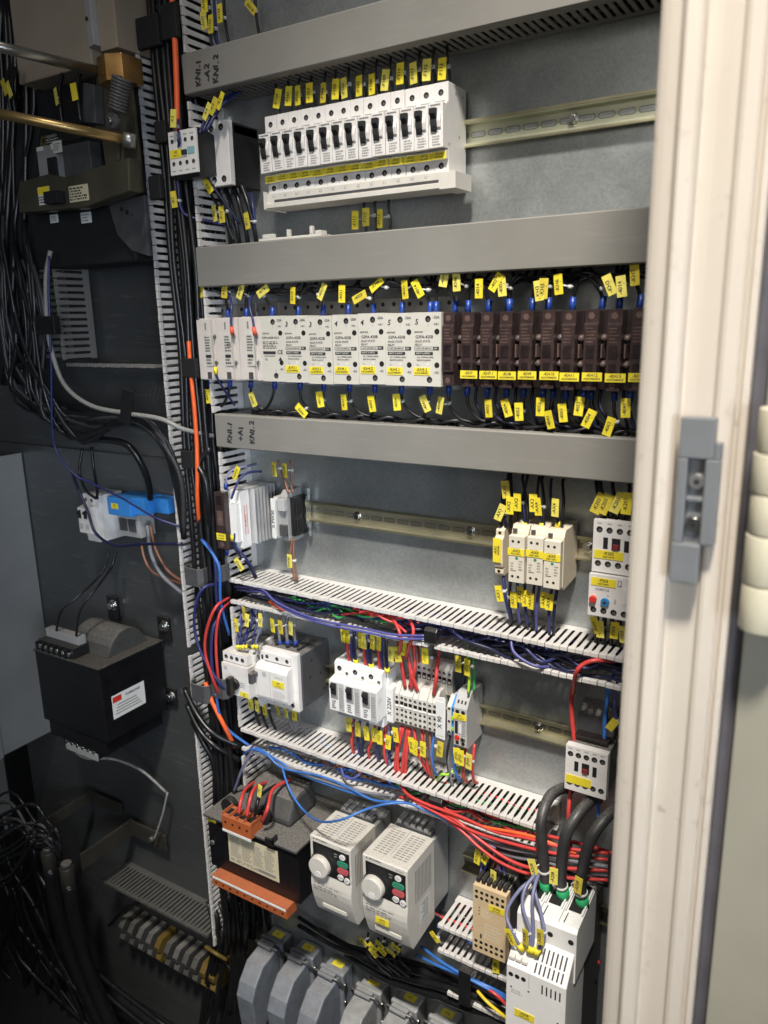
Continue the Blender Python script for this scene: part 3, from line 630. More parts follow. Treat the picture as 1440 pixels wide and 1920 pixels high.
for i, (sx, px, py, an) in enumerate(botx):
    q = at(sx, 735, 55); s = random.choice((-1, 1, 1, 1)); c = 'w_black' if i < 10 or i % 3 else 'w_navy'; L_ = random.uniform(12, 45)*s
    o_, S = wire([(q.x, 60, -90), (q.x, 62, -104), (q.x+L_*.15, 64, -122), (q.x+L_*.6, 60, -138), (q.x+L_*1.3, 50, -144), (q.x+L_*1.7, 30, -152)], 2.4, c, f'{COLN[c]} wire with blue sleeve, {ordn(i)} from the left below the middle relay row', 'wires below the middle relay row', sleeves=((0, 'sleeve', 15),))
    if px: marker(o_, S, px, py, 76, an, random.choice(['-4003', '-4004', '-4041', '-4063', '-4052']), 11.5, 24)
    if i > 10:
        wire([(q.x+9, 50, -92), (q.x+10, 56, -112), (q.x+12+L_*.2, 56, -130), (q.x+16, 40, -152)], 2.2, 'w_navy', 'navy wire without marker below the brown relays', 'plain navy wires below the brown relays')
# plain wires lying along the dark gaps
for k in range(12):
    x = -900+k*58+random.uniform(-15, 15); 
    wire([(x, 25, 63), (x+20, 48, 50+random.uniform(-4, 3)), (x+55, 55, 49+random.uniform(-5, 4)), (x+90, 40, 44), (x+105, 20, 64)], 2.4, 'w_black', 'plain black wire looping out of the second duct from below', 'plain black wires under the second duct')
    wire([(x, 30, -156), (x+15, 55, -143), (x+45, 66, -146+random.uniform(-3, 3)), (x+75, 58, -141), (x+100, 30, -156)], 2.4, 'w_black', 'plain black wire lying on top of the third duct', 'plain black wires on the third duct')
# the red tipped and yellow tipped control wires on the left relays
for i, (P, tip) in enumerate([([(436, 627, 93), (433, 600, 92), (434, 570, 85), (425, 540, 60)], 'sleeve_red'), ([(478, 628, 93), (474, 600, 92), (468, 570, 85), (475, 545, 60)], 'sleeve_red'), ([(404, 688, 93), (406, 705, 92), (420, 730, 80), (440, 760, 60)], 'yellow')]):
    wire([at(*p) for p in P], 1.9, 'w_blue', ['dark blue wire with red tip on the second relay from the left', 'dark blue wire with red tip on the third relay from the left', 'dark blue wire with yellow tip at the foot of the leftmost relay'][i], sleeves=((0, tip, 12),))
# ================================================================ row 3
t = thing('solid_state_relay', 'relay with brown cover and finned grey heat sink at the left of the third row', 'relay', (-923, 0, -375))
m = M(); 
for k in range(7): m.box(0, 48, 4+k*8.6, 6.6+k*8.6, 0, 98, 'alu')
m.box(18, 30, 0.5, 62, 1, 97, 'alu'); m.build('heat_sink', t, bev=.4)
m = M().box(1, 38, 62.3, 84, -3, 98, 'pure').box(1, 36, 84, 94, 10, 78, 'pure')
m.text('/!\\ HOT', 38, 74, 45, 7, 'red', 90, 'right'); 
for k in range(5): m.box(38.05, 38.4, 66+k*3, 67+k*3, 20, 72, 'btn_red') if k % 2 else None
m.build('housing', t, bev=.8)
m = M().box(-1, 21, 84.2, 106, -2, 20, 'brown_clear').box(-1, 21, 94.3, 106, 20, 98, 'brown_clear'); m.box(3, 16, 106.1, 106.6, 40, 66, 'brown_light').box(3, 16, 106.1, 106.6, 76, 92, 'brown_deep').disc(10, 106.3, 6, 5, 'brown_light')
m.build('clear_cover', t, bev=1.4)
l = M(); plate(l, -1, 20, 14, 26, 106.4, ['-KH16', 'A23/DRM'], 5); l.build('label_sticker', t)
for i, (px, py, an, P, c, sl) in enumerate([
    (443, 887, 28, [(424, 918, 95), (424, 900, 95), (432, 884, 85), (455, 876, 70), (480, 870, 40)], 'w_lilac', 'sleeve'),
    (0, 0, 0, [(434, 935, 100), (440, 918, 98), (452, 895, 88), (470, 885, 70), (490, 884, 45)], 'w_blue', None),
    (448, 1058, -38, [(436, 1003, 95), (437, 1022, 92), (450, 1042, 85), (468, 1062, 70), (478, 1085, 55)], 'w_navy', 'yellow'),
    (0, 0, 0, [(440, 1000, 95), (442, 1024, 92), (456, 1040, 84), (472, 1062, 70), (481, 1083, 50)], 'w_blue', None),
    (0, 0, 0, [(426, 1030, 95), (424, 1050, 92), (428, 1066, 80), (445, 1072, 70)], 'w_grey', 'sleeve')]):
    o_, S = wire([at(*p) for p in P], 2.1, c, ['lilac-grey wire with blue sleeve on top of the finned relay', 'dark blue wire arching over the finned relay', 'navy marked wire with yellow tip under the finned relay', 'dark blue wire beside the marked one under the finned relay', 'grey wire hooked under the finned relay'][i], sleeves=((0, sl, 11),) if sl else ())
    if px: marker(o_, S, px, py, 92, an, '-KH16', 11, 24)
t = thing('terminal_block', 'grey terminal block with the upright label X PW30', 'terminal block', (-836, 0, -365))
m = M().prism([(12, 6), (58, 6), (60, 10), (60, 72), (54, 78), (12, 78)], 0, 9, 'grey_light'); m.build('terminal', t, bev=.5)
m = M().prism([(8, -2), (40, -4), (48, 2), (50, 78), (40, 88), (8, 88)], 9.5, 24, 'greyp'); m.build('terminal', t, bev=.5)
m = M().box(-1.5, 7, 60.2, 62, 6, 76, 'paper').text('X PW30', 2.7, 62, 40, 9, 'ink', 90); m.build('label_holder', t, bev=.3)
M().box(10, 24, 50.3, 58, 55, 75, 'grey_light').build('clamp', t, bev=.5); M().box(10, 24, 50.3, 56, 10, 30, 'darkgrey').build('clamp', t, bev=.5)
m = M().box(24.5, 34, 8, 42, 8, 76, 'black')
for k in range(4): m.box(34.2, 36, 14+k*7, 18+k*7, 14, 36, 'matte_black').box(34.2, 36, 14+k*7, 18+k*7, 44, 68, 'matte_black')
m.build('socket', t, bev=.6)
m = M().prism([(4, 12), (10, 10), (20, 30), (18, 50), (20, 62), (10, 82), (4, 80)], 36.5, 40, 'steel').box(36.5, 41, 6, 14, 2, 20, 'steel').box(36.5, 41, 6, 14, 70, 88, 'steel'); m.build('rail_clip', t, bev=.4)
for i, (px, py, an, P) in enumerate([(514, 880, -4, [(541, 925, 50), (535, 905, 45), (528, 885, 40), (522, 862, 40)]), (534, 882, -1, [(549, 925, 45), (546, 905, 42), (547, 885, 38), (545, 862, 38)]), (543, 1052, -1, [(551, 1010, 40), (550, 1035, 45), (553, 1060, 45), (557, 1090, 45)]), (0, 0, 0, [(548, 1010, 46), (544, 1040, 50), (547, 1062, 50), (553, 1090, 50)])]):
    o_, S = wire([at(*p) for p in P], 1.9, 'w_brown', f'brown wire on the block labelled X PW30, {["upper left", "upper right", "lower with marker", "lower without marker"][i]}')
    if px: marker(o_, S, px, py, P[1][2]+8, an, 'PW30', 10.5, 24)
# AX1 slim relay and the three cream relays
t = thing('interface_relay', 'slim cream interface relay labelled AX1', 'relay', (-427, 0, -362))
m = M().prism([(6, 2), (54, 0), (58, 4), (58, 10), (52, 12), (60, 14), (62, 20), (62, 56), (56, 60), (56, 68), (40, 76), (38, 90), (6, 90)], 0, 13, 'cream'); m.hole(6, 56, 64, 2.5, False); m.hole(6, 58, 7, 2.5, False)
m.box(3, 10, 62.2, 63, 22, 34, 'ink_grey'); m.build('housing', t, bev=.6)
l = M(); l.box(-1, 11, 63.2, 64, 22, 58, 'yellow').text('-AX1', 3, 64, 40, 6, 'ink', 90).text('A20/160', 7.5, 64, 40, 4, 'ink', 90); l.build('label_sticker', t)
for i in range(3):
    t = thing('interface_relay', f'cream relay labelled AX{3+i}, {ordn(i)} of the three wide ones', 'relay', (-398+25.2*i, 0, -361), 'cream relays in the third row')
    m = M().prism([(6, -2), (60, -6), (66, 0), (66, 70), (60, 80), (6, 80)], 0, 24.6, 'cream').box(0.8, 24, 66.2, 78, 0, 68, 'cream_light')
    for xx in (7, 15.5): m.hole(xx, 78, 60, 2, False); m.hole(xx, 78, 9, 2, False)
    m.disc(13, 78.2, 36, 2.2, 'btn_green'); m.quad(4, 18, 50, 50.6, 78.2, 'ink_grey'); m.print_(16, 22, 18, 34, 78, 4, 'ink_grey', i); m.print_(4, 9, 18, 30, 78, 3, 'ink_grey', i+3)
    m.quad(4, 12, 17, 18, 78.2, 'ink'); m.box(3, 9, 66.2, 70, 70, 76, 'darkgrey').box(14, 20, 66.2, 70, -4, -0.5, 'darkgrey')
    m.build('housing', t, bev=.7)
    l = M(); plate(l, -0.2, 24.4, 40, 50, 78.3, [f'-AX{3+i}', 'A23/16041'], 5.4); l.build('label_sticker', t)
relw = [(940, 948, 918, -8, 30, 955, 885), (948, 938, 961, 22, 36, 948, 900), (958, 956, 948, 0, 40, 960, 885), (985, 970, 942, -2, 45, 990, 890), (990, 0, 0, 0, 0, 982, 890), (1016, 1000, 943, -3, 45, 1012, 893), (1020, 1008, 950, -8, 40, 1018, 893), (1045, 1041, 952, 0, 45, 1035, 897), (1054, 0, 0, 0, 0, 1057, 898)]
for i, (bx_, px, py, an, d, tx_, ty_) in enumerate(relw):
    zt = -202
    a = at(bx_, 990, 50); b = at(tx_, ty_, 30)
    c = 'w_navy' if i % 2 else 'w_black'
    o_, S = wire([a, a+Vector((0, 2, 14)), a.lerp(b, .5)+Vector((3*(-1)**i, 6, 4)), b+Vector((0, 4, -6)), b], 2.2, c, f'{COLN[c]} wire into the top of the cream relays, {ordn(i)} from the left', 'wires above the cream relays', sleeves=((0, 'yellow', 9),) if i in (3, 5, 7) else ())
    if px: marker(o_, S, px, py, 62, an, '-AX%d' % (1+i//2), 11, 25)
for i, (a_, b_, px, py, an) in enumerate([((944, 1080), (958, 1165), 936, 1113, -12), ((957, 1085), (960, 1168), 963, 1125, -3), ((970, 1088), (975, 1170), 976, 1115, -5), ((984, 1090), (990, 1174), 985, 1122, -5), ((1002, 1095), (1000, 1178), 995, 1127, 2), ((1012, 1095), (1006, 1185), 0, 0, 0), ((1035, 1098), (1030, 1190), 1020, 1125, -2), ((1046, 1098), (1038, 1190), 1030, 1129, 2)]):
    c = ('w_blue', 'w_navy', 'w_violet')[i % 3]
    o_, S = wire([at(*a_, 50), at((a_[0]+b_[0])/2-3, (a_[1]+b_[1])/2, 56), at(*b_, 50)], 2.3, c, f'{COLN[c]} wire under the cream relays, {ordn(i)} from the left', 'wires below the cream relays')
    if px: marker(o_, S, px, py, 64, an, '-AX%d' % (1+i//2), 10.5, 24)
# contactor K203 with overload relay F203
def contactor4(x, z0, z1, d, label, w, yl, nt=4, lines=('-K203', 'A20/16019'), name='contactor'):
    t = thing(name, label, 'contactor', (x, 0, z0)); H = z1-z0
    m = M().box(1, w-1, 0.5, d-12, 2, H-2, 'darkgrey').box(0, w, d-11.8, d, 0, H, 'white')
    for k in range(nt):
        xx = 7+k*(w-14)/(nt-1) if nt > 4 else 8+k*13.2
        m.hole(xx, d, H*.82, 4.2); m.hole(xx, d, H*.17, 4.2); m.print_(xx-3, xx+3, H*.92, H*.96, d, 1)
    m.box(w*.22, w*.32, d+.1, d+.4, H*.46, H*.68, 'matte_black').box(w*.66, w*.76, d+.1, d+.4, H*.44, H*.66, 'matte_black').box(w*.40, w*.58, d+.1, d+.4, H*.45, H*.68, 'matte_black')
    m.build('housing', t, bev=.8)
    M().box(w*.43, w*.55, d+.5, d+3, H*.47, H*.57, 'dred').build('slider', t, bev=.4)
    l = M(); plate(l, w*yl[0], w*yl[1], H*yl[2], H*yl[3], d+.3, list(lines), 5.6); l.build('label_sticker', t)
    return t
contactor4(-283, -330, -259, 70, 'white contactor with yellow label above the overload relay with red and blue buttons', 62, (.04, .66, .27, .43))
t = thing('overload_relay', 'white overload relay with red button and blue dial under a contactor', 'overload relay', (-284, 0, -390))
m = M().box(0, 62, 4, 76, 0, 58, 'white').box(30, 46, 4, 30, -9, -.5, 'black')
for k in range(4): m.hole(7.5+k*13.5, 76, 8.5, 4.2)
m.box(46, 60, 76.1, 77, 22, 44, 'paper').text('SIEMENS', 18, 76, 38, 5, 'greyp').text('TEST', 36, 76, 24, 3.4, 'ink_grey', 90).text('H', 26, 76, 30, 3.4, 'ink_grey').box(38, 43, 76.1, 76.6, 46, 54, 'ink_grey').box(39, 42, 76.7, 76.9, 47, 53, 'white')
m.build('housing', t, bev=.8)
M().cyl((7, 76, 24), (7, 82, 24), 4.6, 'red', 18).build('reset_button', t, bev=.6)
M().cyl((23, 76, 22), (23, 80, 22), 5.6, 'blue_knob', 18).box(20, 26, 80.1, 80.8, 21.3, 22.7, 'ink').box(22.3, 23.7, 80.1, 80.8, 19, 25, 'ink').build('dial', t, bev=.4)
l = M(); plate(l, 3, 36, 43, 54, 76.2, ['-F203', 'A23/16041'], 5.4); l.build('label_sticker', t)
for i, (px, py, an, tx_) in enumerate([(1122, 944, 22, 1120), (1135, 945, 20, 1128), (1158, 943, 22, 1150), (1175, 944, 2, 1180)]):
    a = at(1130+i*13, 975, 50)
    o_, S = wire([a, a+Vector((2, 6, 12)), at(tx_, 920, 45), at(tx_-3, 885, 30)], 2.6, 'w_black', f'black wire into the contactor above the red button, {ordn(i)} from the left', 'wires above the contactor with the overload relay')
    marker(o_, S, px, py, 66, an, '-K203', 13, 29)
for i, (px, py, an) in enumerate([(1117, 1172, -20), (1125, 1180, -5), (1152, 1182, 2), (1168, 1190, -6)]):
    a = at(1120+i*14, 1155, 40)
    o_, S = wire([a, a+Vector((1, 4, -20)), a+Vector((2, 4, -58))], 3.2, 'cable_black', f'black wire below the relay with the red button, {ordn(i)} from the left', 'wires below the overload relay')
    marker(o_, S, px, py, 55, an, '-F203', 11, 24)
# ================================================================ row 4
t = thing('motor_breaker', 'white motor breaker with black rotary handle at the left of the fourth row', 'motor breaker', (-946, 0, -662))
m = M().box(0, 66, 3, 60, -8, 84, 'darkgrey').box(0, 66, 60.2, 78, -2, 82, 'white').box(-1, 62, 78.2, 96, 2, 62, 'white')
m.box(0, 58, 78.2, 92, 64, 82, 'white')
for k in range(4): m.hole(8+k*13, 92, 73, 4)
m.disc(8, 96.2, 52, 4.5, 'grey_light'); m.box(0, 24, 96.1, 96.5, 10, 20, 'teal'); m.quad(8, 16, 28, 29, 96.2, 'ink'); m.quad(8, 9, 28, 32, 96.2, 'ink'); m.print_(38, 54, 20, 32, 96, 3)
m.build('housing', t, bev=1)
M().cyl((30, 96, 26), (30, 103, 26), 11, 'black', 20).box(25, 35, 103, 116, 10, 44, 'black').build('rotary_handle', t, bev=1.4)
l = M(); plate(l, 40, 60, 4, 13, 96.2, ['-Q1', 'A20/1'], 4.6); l.build('label_sticker', t)
M().prism([(30, -20), (74, -20), (80, -10), (80, 0), (62, 20), (62, 70), (76, 84), (74, 100), (30, 104)], 67, 72, 'pure').build('carrier', t, bev=.8)
t = thing('contactor', 'large contactor with white front and dark body, second device in the fourth row', 'contactor', (-850, 0, -655))
m = M().box(0, 78, 0.5, 82, 0, 100, 'darkgrey')
for dd, zz in ((60, 50), (30, 46), (20, 12), (54, 80)): m.disc(78.3, dd, zz, 2.5, 'hole', 8, 'x')
for k in range(3): m.box(10+k*24, 16+k*24, 20, 70, 100.1, 104, 'black')
m.build('housing', t, bev=1.2)
m = M().box(0, 76, 82.3, 92, -4, 104, 'white').box(0, 64, 92.2, 97, 82, 98, 'white')
for k in range(3): m.hole(14+k*22, 97, 90, 3.6); m.hole(22+k*20, 92, 6, 4)
m.box(-3, 6, 92.2, 97, 60, 92, 'white')
m.build('front_plate', t, bev=.9)
m = M().prism([(92.3, 14), (108, 14), (110, 20), (110, 70), (104, 78), (92.3, 80)], -4, 66, 'white')
m.disc(16, 110.2, 62, 5, 'grey_light'); m.text('SIEMENS', 48, 110, 62, 5, 'grey_light'); m.print_(34, 62, 20, 36, 110, 6, 'grey_light', 4); m.quad(28, 28.6, 18, 66, 110.2, 'greyp')
m.build('auxiliary_front', t, bev=1.2)
M().box(-9, 2, 96, 118, 55, 64, 'darkgrey').box(-9, 0, 112, 124, 44, 64, 'darkgrey').build('link_lever', t, bev=1.5)
l = M(); plate(l, 34, 60, 44, 56, 110.3, ['-K9', 'A20/1604'], 5); l.build('label_sticker', t)
mbw = [(443, 1172, -3, 448, 'w_violet'), (457, 1150, 2, 453, 'w_blue'), (463, 1163, 8, 458, 'w_blue'), (488, 1163, 3, 464, 'w_blue'), (0, 0, 0, 477, 'w_blue'), (0, 0, 0, 484, 'w_lilac')]
for i, (px, py, an, sx, c) in enumerate(mbw):
    a = at(sx-2, 1216, 82); tx_ = (450, 454, 470, 474, 482, 492)[i]
    o_, S = wire([a, a+Vector((0, 1, 14)), at(tx_, 1165, 70), at(tx_+4, 1130, 50)], 1.9, c, f'{COLN[c]} thin wire into the rotary handle breaker, {ordn(i)} from the left', 'thin wires above the motor breaker', sleeves=((0, 'yellow', 8),))
    if px: marker(o_, S, px, py, 90, an, '-Q1', 8.5, 25)
for i, (px, py, an) in enumerate([(511, 1173, -3), (526, 1176, -5), (545, 1178, 2)]):
    a = at(526+i*14, 1208, 60)
    o_, S = wire([a, a+Vector((0, 2, 18)), a+Vector((1, 2, 42)), a+Vector((0, -12, 66))], 3.0, 'w_grey', f'dark grey wire with blue sleeve into the dark bodied contactor, {ordn(i)} of three', 'wires above the large contactor', sleeves=((0, 'sleeve', 7),))
    marker(o_, S, px, py, 76, an, '-K9', 11, 25)
for i, (px, py, an) in enumerate([(470, 1320, -3), (482, 1324, 0), (496, 1331, -3), (520, 1331, -16), (535, 1335, -10), (552, 1340, 0)]):
    a = at((480, 492, 506, 540, 547, 560)[i], 1308, 55)
    o_, S = wire([a, a+Vector((0, 4, -22)), a+Vector((3, 3, -44)), a+Vector((5, -5, -66))], 2.6, 'w_grey' if i > 2 else 'w_black', f'dark marked wire under the two left fourth row devices, {ordn(i)} from the left', 'marked wires below the two left devices of the fourth row')
    marker(o_, S, px, py, 72, an, '-K9', 11, 23)
# three wide breakers
for i in range(3):
    x = -717+i*32; w = 31.4
    t = thing('circuit_breaker', f'wide white breaker with black toggle in the fourth row, {ordn(i)} of three', 'circuit breaker', (x, 0, -615), 'wide breakers in the fourth row')
    m = M().prism([(6, -26), (64, -26), (64, -28), (80, -27), (80, 27), (62, 31), (62, 52), (56, 56), (6, 56)], 0, w, 'pure')
    m.hole(10, 62, 43, 4.6); m.hole(25, 62, 36, 3); m.box(2, w-3, 62.1, 63.4, 31, 33.5, 'offwhite')
    m.box(19.5, w-1, 80.1, 80.6, -25, 25, 'grey_light'); m.print_(21, 29, -20, 18, 80.7, 9, 'ink_grey', i); m.print_(5, 14, -24, -8, 80, 4, 'ink', i, .7)
    m.box(3, 18, 80.1, 80.3, -6, 24, 'greyp')
    if i == 2:
        m.disc(w+.3, 70, 8, 6, 'white', 16, 'x')
    m.build('housing', t, bev=.9)
    m = M().box(1, w-1, 6, 60, -46, -26.3, 'greyp' if i < 2 else 'pure'); m.hole(12, 60, -36, 4); m.build('auxiliary_contact', t, bev=.8)
    M().prism([(80.3, 2), (84, 4), (84, 12), (88, 18), (87, 23), (80.3, 24)], 6, 15, 'matte_black').build('toggle', t, bev=.8)
M().prism([(6, -30), (54, -30), (54, 26), (50, 32), (50, 54), (6, 54)], 0, 3.8, 'pure').build('breaker_spacer', None, (-620.8, 0, -615), .8, 'slim white block closing the right end of the three wide breakers', 'breaker accessory')
m3 = [(643, 1190, -3, 'w_red', 655), (652, 1192, -2, 'w_blue', 662), (676, 1200, 0, 'w_navy', 668), (682, 1202, -3, 'w_red', 686), (698, 1203, 1, 'w_blue', 692), (710, 1205, 2, 'w_navy', 697), (0, 0, 0, 'w_red', 713), (0, 0, 0, 'w_blue', 719), (0, 0, 0, 'w_navy', 727)]
for i, (px, py, an, c, sx) in enumerate(m3):
    a = at(sx, 1240+(sx-655)*.28, 52)
    o_, S = wire([a, a+Vector((0, 3, 16)), a+Vector((1, 6, 40)), a+Vector((0, 2, 62))], 2.7, c, f'{COLN[c]} wire into the three wide breakers, {ordn(i)} from the left', 'wires above the three wide breakers', sleeves=((0, 'yellow', 8),) if i % 3 == 2 else ())
    if px: marker(o_, S, px, py, 70, an, '-F22', 9.5, 27)
for i, (px, py, an, c, sx) in enumerate([(654, 1359, -3, 'w_red', 665), (671, 1368, -2, 'w_blue', 676), (687, 1375, -6, 'w_navy', 690), (702, 1378, -2, 'w_red', 704), (712, 1383, 0, 'w_blue', 712), (728, 1392, 4, 'w_red', 724), (742, 1378, -6, 'w_lilac', 731), (0, 0, 0, 'w_blue', 741)]):
    a = at(sx, 1340+(sx-665)*.3, 40); r_ = random.uniform(-8, 4)
    o_, S = wire([a, a+Vector((1, 8, -24)), a+Vector((r_, 12, -50)), a+Vector((r_*1.5, 4, -76))], 2.7, c, f'{COLN[c]} wire under the three wide breakers, {ordn(i)} from the left', 'wires below the three wide breakers')
    if px: marker(o_, S, px, py, 62, an, '-F22', 10, 26)
# terminals X 220V
t = thing('label_holder', 'white upright label reading X 220V beside the terminals', 'label', (-616, 0, -648))
M().box(0, 12.5, 8, 60, 0, 62, 'white').box(0.4, 12, 60.1, 61, 1, 61, 'paper').text('X 220V', 6.5, 61, 30, 10.5, 'ink', 90).build('holder', t, bev=.4)
GT = 'terminals beside the label X 220V'
for i in range(9):
    x = -602+i*8.7
    t = thing('terminal_block', f'{ordn(i)} white terminal from the left beside the label X 220V', 'terminal block', (x, 0, -648), GT)
    m = M().prism([(8, 0), (52, 0), (56, 4), (56, 54), (50, 62), (44, 70), (8, 70)], 0, 8.3, 'offwhite')
    m.hole(4.2, 56, 48, 2.5); m.box(1, 7.4, 56.1, 56.5, 36, 42, 'brown_deep'); m.box(.6, 7.8, 56.1, 57.5, 32, 34.5, 'pure'); m.hole(4.2, 56, 26, 2.3, False); m.hole(4.2, 56, 17, 2.5); m.hole(4.2, 56, 7, 2.5)
    m.build('housing', t, bev=.5)
for i in range(7):
    x = -574+i*9.2
    t = thing('terminal_block', f'{ordn(i)} white terminal from the left, set back behind the X 220V terminals', 'terminal block', (x, 0, -592), 'terminals set back in the fourth row')
    m = M().prism([(9, 0), (24, 0), (30, 30), (30, 46), (22, 56), (9, 56)], 0, 8.8, 'offwhite'); m.hole(4.3, 30, 40, 2.6); m.box(1, 7.8, 30.1, 30.6, 22, 33, 'brown_deep').box(2, 7, 30.7, 31.2, 24, 28, 'offwhite')
    m.build('housing', t, bev=.5)
t = thing('label_holder', 'white upright label reading X 90 on a tilted carrier', 'label', (-525, 0, -648))
M().prism([(0, -2), (17, -4), (18, 66), (16, 70), (2, 68)], 58, 60, 'pure', 'd').box(7, 10, 10, 57.8, 20, 40, 'greyp').box(1.5, 15.5, 60.1, 60.8, 2, 62, 'paper').text('X 90', 8.5, 60.8, 26, 10.5, 'ink', 90).build('holder', t, bev=.6)
m = M().box(0, 22, 6, 10, 0, 64, 'steel').box(16, 19, 6, 36, 20, 58, 'darkgrey'); m.build('end_clamp', None, (-522, 0, -600), .5, 'small metal end clamp behind the label X 90', 'rail clamp')
for i in range(2):
    t = thing('terminal_block', ['white terminal with screws right of the label X 90', 'blue and green earth terminal left of the grey signal converter'][i], 'terminal block', (-507+i*8, 0, -646))
    m = M().prism([(8, 0), (50, 0), (54, 8), (54, 52), (40, 66), (8, 66)], 0, 7.6, ('offwhite', 'blue_box')[i])
    for zz in (48, 26, 8): m.hole(3.8, 54, zz, 2.4)
    if i: m.box(0.2, 7.4, 54.1, 55, 30, 37, 'w_lime').box(0.2, 7.4, 54.1, 55, 12, 18, 'w_lime')
    m.build('housing', t, bev=.5)
t = thing('signal_converter', 'grey signal converter with yellow label, red and yellow dots', 'signal converter', (-491, 0, -654))
m = M().prism([(4, -2), (56, -4), (62, 2), (62, 66), (46, 88), (4, 88)], 0, 22.5, 'grey_light')
for xx in (6, 16): m.hole(xx, 62, 60, 3.4, False); m.hole(xx, 62, 6, 3.2, False)
m.box(2, 7, 62.1, 62.5, 22, 44, 'matte_black').box(9, 13, 62.1, 62.4, 24, 40, 'paper').print_(14, 21, 18, 46, 62, 7, 'ink_grey')
for k in range(3): m.add([(4+k*6, 59-1, 72.5), (7+k*6, 58, 72.5), (7+k*6, 55, 77), (4+k*6, 55, 77)], [(0, 1, 2, 3)], 'ink')
m.build('housing', t, bev=.7)
M().cyl((6, 62, 15), (6, 63.5, 15), 4.4, 'red', 16).build('indicator', t); M().cyl((16, 62, 14), (16, 63.5, 14), 4, 'zinc', 16).cyl((16, 63.6, 14), (16, 64, 14), 2, 'hole', 10).build('adjuster', t)
l = M(); plate(l, -1, 22, 47, 57, 62.4, ['-JT1', 'A23/16019'], 5); l.build('label_sticker', t)
# red and mixed wires around the terminals
top4 = [(760, 1290, [(752, 1240), (745, 1185)], 'w_red', 733, 1227, 0), (772, 1292, [(768, 1245), (755, 1180)], 'w_red', 745, 1227, -12), (783, 1296, [(770, 1255), (758, 1190)], 'w_red', 757, 1215, 0),
        (768, 1288, [(778, 1250), (772, 1190)], 'w_red', 0, 0, 0), (813, 1303, [(818, 1270), (820, 1235)], 'w_red', 797, 1230, -2), (822, 1255, [(823, 1230), (820, 1205)], 'w_red', 0, 0, 0), (786, 1250, [(785, 1225), (781, 1195)], 'w_red', 0, 0, 0), (792, 1250, [(793, 1225), (790, 1197)], 'w_red', 0, 0, 0)]
for i, (sx, sy, ps, c, px, py, an) in enumerate(top4):
    dd = 52 if i < 5 else 26
    P = [at(sx, sy, dd)]+[at(a, b, dd+4-k*14) for k, (a, b) in enumerate(ps)]
    o_, S = wire(P, 3.1 if i < 5 else 2.2, c, f'red wire rising from the X 220V terminals, {ordn(i)} counted from the front left', 'red wires above the X 220V terminals')
    if px: marker(o_, S, px, py, dd+14, an, '-F220', 11.5, 26)
bot4 = [('w_red', 752, 1362, 742, 1468, 3.1), ('w_red', 757, 1362, 750, 1460, 3.1), ('w_red', 765, 1364, 752, 1470, 3.1), ('w_red', 768, 1366, 760, 1465, 3.1), ('w_red', 776, 1366, 800, 1445, 2.6), ('w_red', 790, 1368, 806, 1450, 2.6), ('w_brown', 806, 1372, 812, 1455, 2.6), ('w_light_blue', 815, 1375, 816, 1448, 2.3), ('w_grey', 842, 1372, 848, 1470, 2.2), ('w_black', 846, 1370, 842, 1450, 2.2), ('w_light_blue', 853, 1392, 858, 1458, 2.6), ('w_red', 873, 1400, 870, 1460, 2.6), ('w_red', 890, 1395, 888, 1462, 2.6), ('w_green', 867, 1400, 868, 1455, 2.2), ('w_brown', 798, 1370, 806, 1440, 2.4)]
mk4 = {4: (772, 1397, -8), 5: (793, 1405, 0), 7: (825, 1405, 6), 6: (778, 1402, 3), 10: (857, 1417, -6), 11: (864, 1421, -2), 12: (879, 1428, 2)}
for i, (c, ax_, ay, bx_, by, r_) in enumerate(bot4):
    a, b = at(ax_, ay, 44), at(bx_, by, 50); mid = a.lerp(b, .5)+Vector((random.uniform(-4, 4), 8, 0))
    o_, S = wire([a, mid, b, b+Vector((0, -14, -14))], r_, c, f'{COLN[c]} wire below terminals and signal converter, {ordn(i)} from the left', 'wires below the X 220V terminals and the signal converter')
    if i in mk4: marker(o_, S, mk4[i][0], mk4[i][1], 66, mk4[i][2], '-JP20', 11, 27)
for i, (P, c, mk) in enumerate([([(878, 1300, 55), (880, 1270, 52), (877, 1235, 45), (874, 1205, 40)], 'w_lime', (859, 1245, -2)), ([(889, 1296, 45), (889, 1265, 44), (888, 1235, 40), (885, 1210, 35)], 'w_green', (876, 1252, 0))]):
    o_, S = wire([at(*p) for p in P], 2.3, c, ['yellow-green wire into the grey signal converter', 'green wire into the grey signal converter'][i]); marker(o_, S, mk[0], mk[1], 58, mk[2], '-JT1', 10.5, 27)
wire([at(860, 1438, 40), at(840, 1452, 55), at(828, 1452, 60), at(818, 1466, 45)], 2.2, 'w_lime', 'yellow-green wire curling over the slots below the label X 90')
